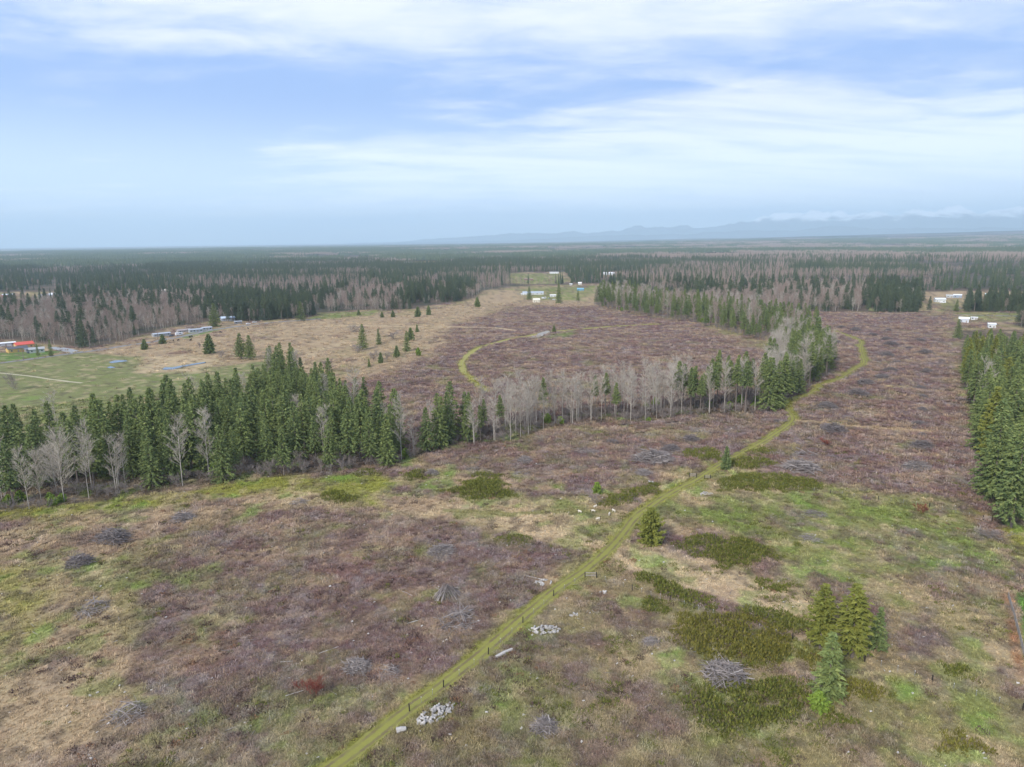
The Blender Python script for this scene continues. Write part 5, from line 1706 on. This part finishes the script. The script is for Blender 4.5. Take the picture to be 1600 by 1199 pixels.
def car(x, y, col, label, turn=0.0, van=False):
    p = P(x, y); an = math.atan2(p[0], p[1])
    o = empty('parked_van' if van else 'parked_car', (p[0], p[1], g1(*p) + .05), -an + turn)
    tag(o, label, 'van' if van else 'car')
    L, Wd = (6.2, 2.2) if van else (4.5, 1.8)
    pm = metal(col)
    prof = [(-L / 2, .35), (L / 2, .35), (L / 2, 1.0), (L * .46, 2.5), (-L / 2 + .1, 2.6), (-L / 2, 2.4)] if van else \
        [(-L / 2, .32), (L / 2, .32), (L / 2, .75), (L * .46, .88), (L * .24, .95), (-L * .42, .98), (-L / 2, .9)]
    def ext(pf, w_, nm, mat, par):
        n = len(pf); vs_ = [(a, -w_ / 2, b) for a, b in pf] + [(a, w_ / 2, b) for a, b in pf]
        fs = [tuple(range(n)), tuple(reversed(range(n, 2 * n)))] + [(i, i + n, (i + 1) % n + n, (i + 1) % n) for i in range(n)]
        return link(nm, mesh_of(nm, vs_, fs, (mat,)), par)
    bo = ext(prof, Wd, 'body', pm, o)
    if van:
        for s_ in (-1, 1):
            m = MB(); m.box(.6, s_ * (Wd / 2 + .01), 1.5, 2.0, .03, .6); m.build('window', M['glass'], o)
    else:
        ext([(L * .23, .952), (L * .10, 1.45), (-L * .28, 1.48), (-L * .41, .985)], Wd * .88, 'cabin', pm, o)
        for s_ in (-1, 1):
            vs_ = [(L * .19, s_ * (Wd * .44 + .012), 1.0), (L * .09, s_ * (Wd * .44 + .012), 1.38), (-L * .27, s_ * (Wd * .44 + .012), 1.40), (-L * .36, s_ * (Wd * .44 + .012), 1.03)]
            vs_ += [(a, b + s_ * .01, c) for a, b, c in vs_]
            link('window', mesh_of('window', vs_, [(0, 1, 2, 3), (7, 6, 5, 4), (0, 4, 5, 1), (1, 5, 6, 2), (2, 6, 7, 3), (3, 7, 4, 0)], (M['glass'],)), o)
    for sx in (-1, 1):
        for sy in (-1, 1):
            w_ = link('wheel', WHEEL_M, o); w_.location = (sx * L * .31, sy * (Wd / 2 - .05), .34)
            link('rim', RIM_M, w_)


car(280, 524, (.75, .76, .78), 'white camper van parked by the grey home at the roadside', .4, True)
car(268, 526, (.10, .11, .13), 'dark car parked beside the round evergreen at the roadside', .3)
car(388, 507, (.75, .75, .76), 'white car parked right of the low brown-grey house', .2)
car(398, 505, (.62, .63, .65), 'silver car parked at the end of the roadside row', .1)
car(850, 467, (.75, .75, .76), 'white van parked right of the cream house in the far clearing', .5, True)
car(866, 469, (.74, .75, .77), 'white car parked at the foot of the tall fir in the far clearing', .2)
car(858, 467, (.30, .32, .36), 'dark grey car between the white van and the white car', .8)
car(1473, 474, (.74, .75, .77), 'white camper beside the two-part house in the right clearing', .3, True)
car(48, 552, (.08, .10, .14), 'dark car parked in front of the lean-to', .2)


def pole(x, yb, yt, label):
    p = P(x, yb); h = px_h(x, yb, yt)
    o = empty('utility_pole', (p[0], p[1], g1(*p))); tag(o, label, 'pole')
    b = MB(); b.tube([(0, 0, -.5), (0, 0, h * .5), (0, 0, h)], [.19, .17, .13], 8); b.build('mast', M['bark'], o)
    b = MB(); b.box(0, 0, h - .7, 2.2, .1, .12); c = b.build('crossarm', M['bark'], o)
    for dx in (-.95, -.45, .45, .95):
        b = MB(); b.tube([(dx, 0, h - .58), (dx, 0, h - .42)], [.05, .035], 6); b.build('insulator', M['glass'], c)


pole(37, 563, 545, 'utility pole standing in the lawn by the yellow house')
pole(247, 531, 506, 'utility pole beside the low grey home at the roadside')
pole(541, 493, 476, 'utility pole at the right end of the green strip')
pole(141, 546, 522, 'utility pole at the edge of the bare wood by the driveway')


# ------------------------------------------------------------------ animals
def beast_mesh(kind, pose):
    """one continuous skin over a simple skeleton; standing along +X"""
    s_ = 1.0
    graze = pose == 'graze'
    v = [(0, 0, .62), (.32, 0, .64), (-.34, 0, .64), (.46, 0, .70)]            # belly middle, chest, rump, withers
    rad = [.21, .20, .19, .13]
    e = [(0, 1), (0, 2), (1, 3)]
    def add(p, r, par): v.append(p); rad.append(r); e.append((par, len(v) - 1)); return len(v) - 1
    nk = add((.60, 0, .62 if graze else .86), .09, 3)
    hd = add((.72, 0, .36 if graze else .98), .085, nk)
    add((.88, 0, .20 if graze else .92), .05, hd)
    for sy in (-1, 1):
        add((.66 if not graze else .64, sy * .13, .44 if graze else 1.04), .028, hd)
    for sy in (-1, 1):
        k = add((.36, sy * .12, .44), .065, 1); k = add((.35, sy * .12, .22), .04, k); add((.37, sy * .12, .02), .035, k)
        k = add((-.34, sy * .12, .44), .085, 2); k = add((-.42, sy * .12, .24), .042, k); add((-.38, sy * .12, .02), .035, k)
    t = add((-.54, 0, .66), .035, 2); add((-.60, 0, .42), .025, t)
    m = bpy.data.meshes.new('body'); m.from_pydata(v, e, []); m.update()
    o = bpy.data.objects.new('body_shape', m); COL.objects.link(o)
    sk = o.modifiers.new('skin', 'SKIN'); sk.use_smooth_shade = True
    for i, r in enumerate(rad): m.skin_vertices[0].data[i].radius = (r, r)
    m.skin_vertices[0].data[0].use_root = True
    sb = o.modifiers.new('sub', 'SUBSURF'); sb.levels = sb.render_levels = 1
    dg = bpy.context.evaluated_depsgraph_get()
    me = bpy.data.meshes.new_from_object(o.evaluated_get(dg)); me.name = 'body'
    bpy.data.objects.remove(o)
    return me


def coat(name, body, head, x0):
    m, k, b = new_mat(name)
    t = k.n('ShaderNodeTexCoord'); sp = k.n('ShaderNodeSeparateXYZ'); k.put(sp.inputs[0], t.outputs['Object'])
    nz = k.noise(t.outputs['Object'], 9.0, 3, .6)
    c = k.mix(nz, c4(tuple(v * .8 for v in body)), c4(tuple(min(1, v * 1.15) for v in body)))
    c = k.mix(k.ramp(sp.outputs[0], x0, x0 + .05), c, c4(head))
    k.put(b.inputs['Base Color'], c)
    return m


WOOL = coat('pale_wool', (.66, .60, .50), (.05, .035, .03), .50)
HIDE = coat('black_hide', (.035, .03, .028), (.03, .026, .024), .5)
ANIMALS = {k: beast_mesh(*k) for k in (('sheep', 'stand'), ('sheep', 'graze'))}
for nm, x, y, pose, an, lab in (
        ('sheep', 906, 801, 'stand', 2.6, 'pale sheep with dark head, farthest left of the small flock on the meadow'),
        ('sheep', 927, 800, 'graze', 3.0, 'pale sheep grazing second from the left on the meadow'),
        ('sheep', 930, 793, 'stand', .5, 'pale sheep nearest the round grey bush'),
        ('sheep', 934, 813, 'stand', .2, 'pale sheep lowest in the small flock on the meadow'),
        ('sheep', 952, 805, 'graze', 1.2, 'pale sheep grazing second from the right on the meadow'),
        ('sheep', 959, 800, 'stand', 2.3, 'pale sheep with raised dark head, farthest right of the flock')):
    p = P(x, y); o = empty('sheep', (p[0], p[1], g1(*p) + .02), an, 1.15); tag(o, lab, 'sheep', 'small flock on the meadow')
    me = ANIMALS[('sheep', pose)].copy(); me.materials.clear(); me.materials.append(WOOL)
    link('body', me, o)
COW = ANIMALS[('sheep', 'stand')].copy(); COW.materials.clear(); COW.materials.append(HIDE)
COWG = ANIMALS[('sheep', 'graze')].copy(); COWG.materials.clear(); COWG.materials.append(HIDE)
for i, (x, y, lab) in enumerate(((271, 534, 'black cow farthest left in the tan field by the road'), (279, 533, 'black cow second from the left in the tan field by the road'), (297, 528, 'black cow nearest the roadside grey house row'),
                   (300, 527, 'black cow beside the one nearest the house row'), (298, 533, 'black cow lowest in the tan field herd'), (345, 521, 'black cow grazing alone below the broad fir'),
                   (388, 515, 'black cow farthest right at the top of the tan field'), (1050, 542, 'black cow alone in the far purple field'))):
    p = P(x, y); o = empty('cow', (p[0], p[1], g1(*p) + .02), rnd.uniform(0, 6.28), 2.0); tag(o, lab, 'cow', 'black cattle in the far fields')
    link('body', COWG if i % 2 else COW, o)
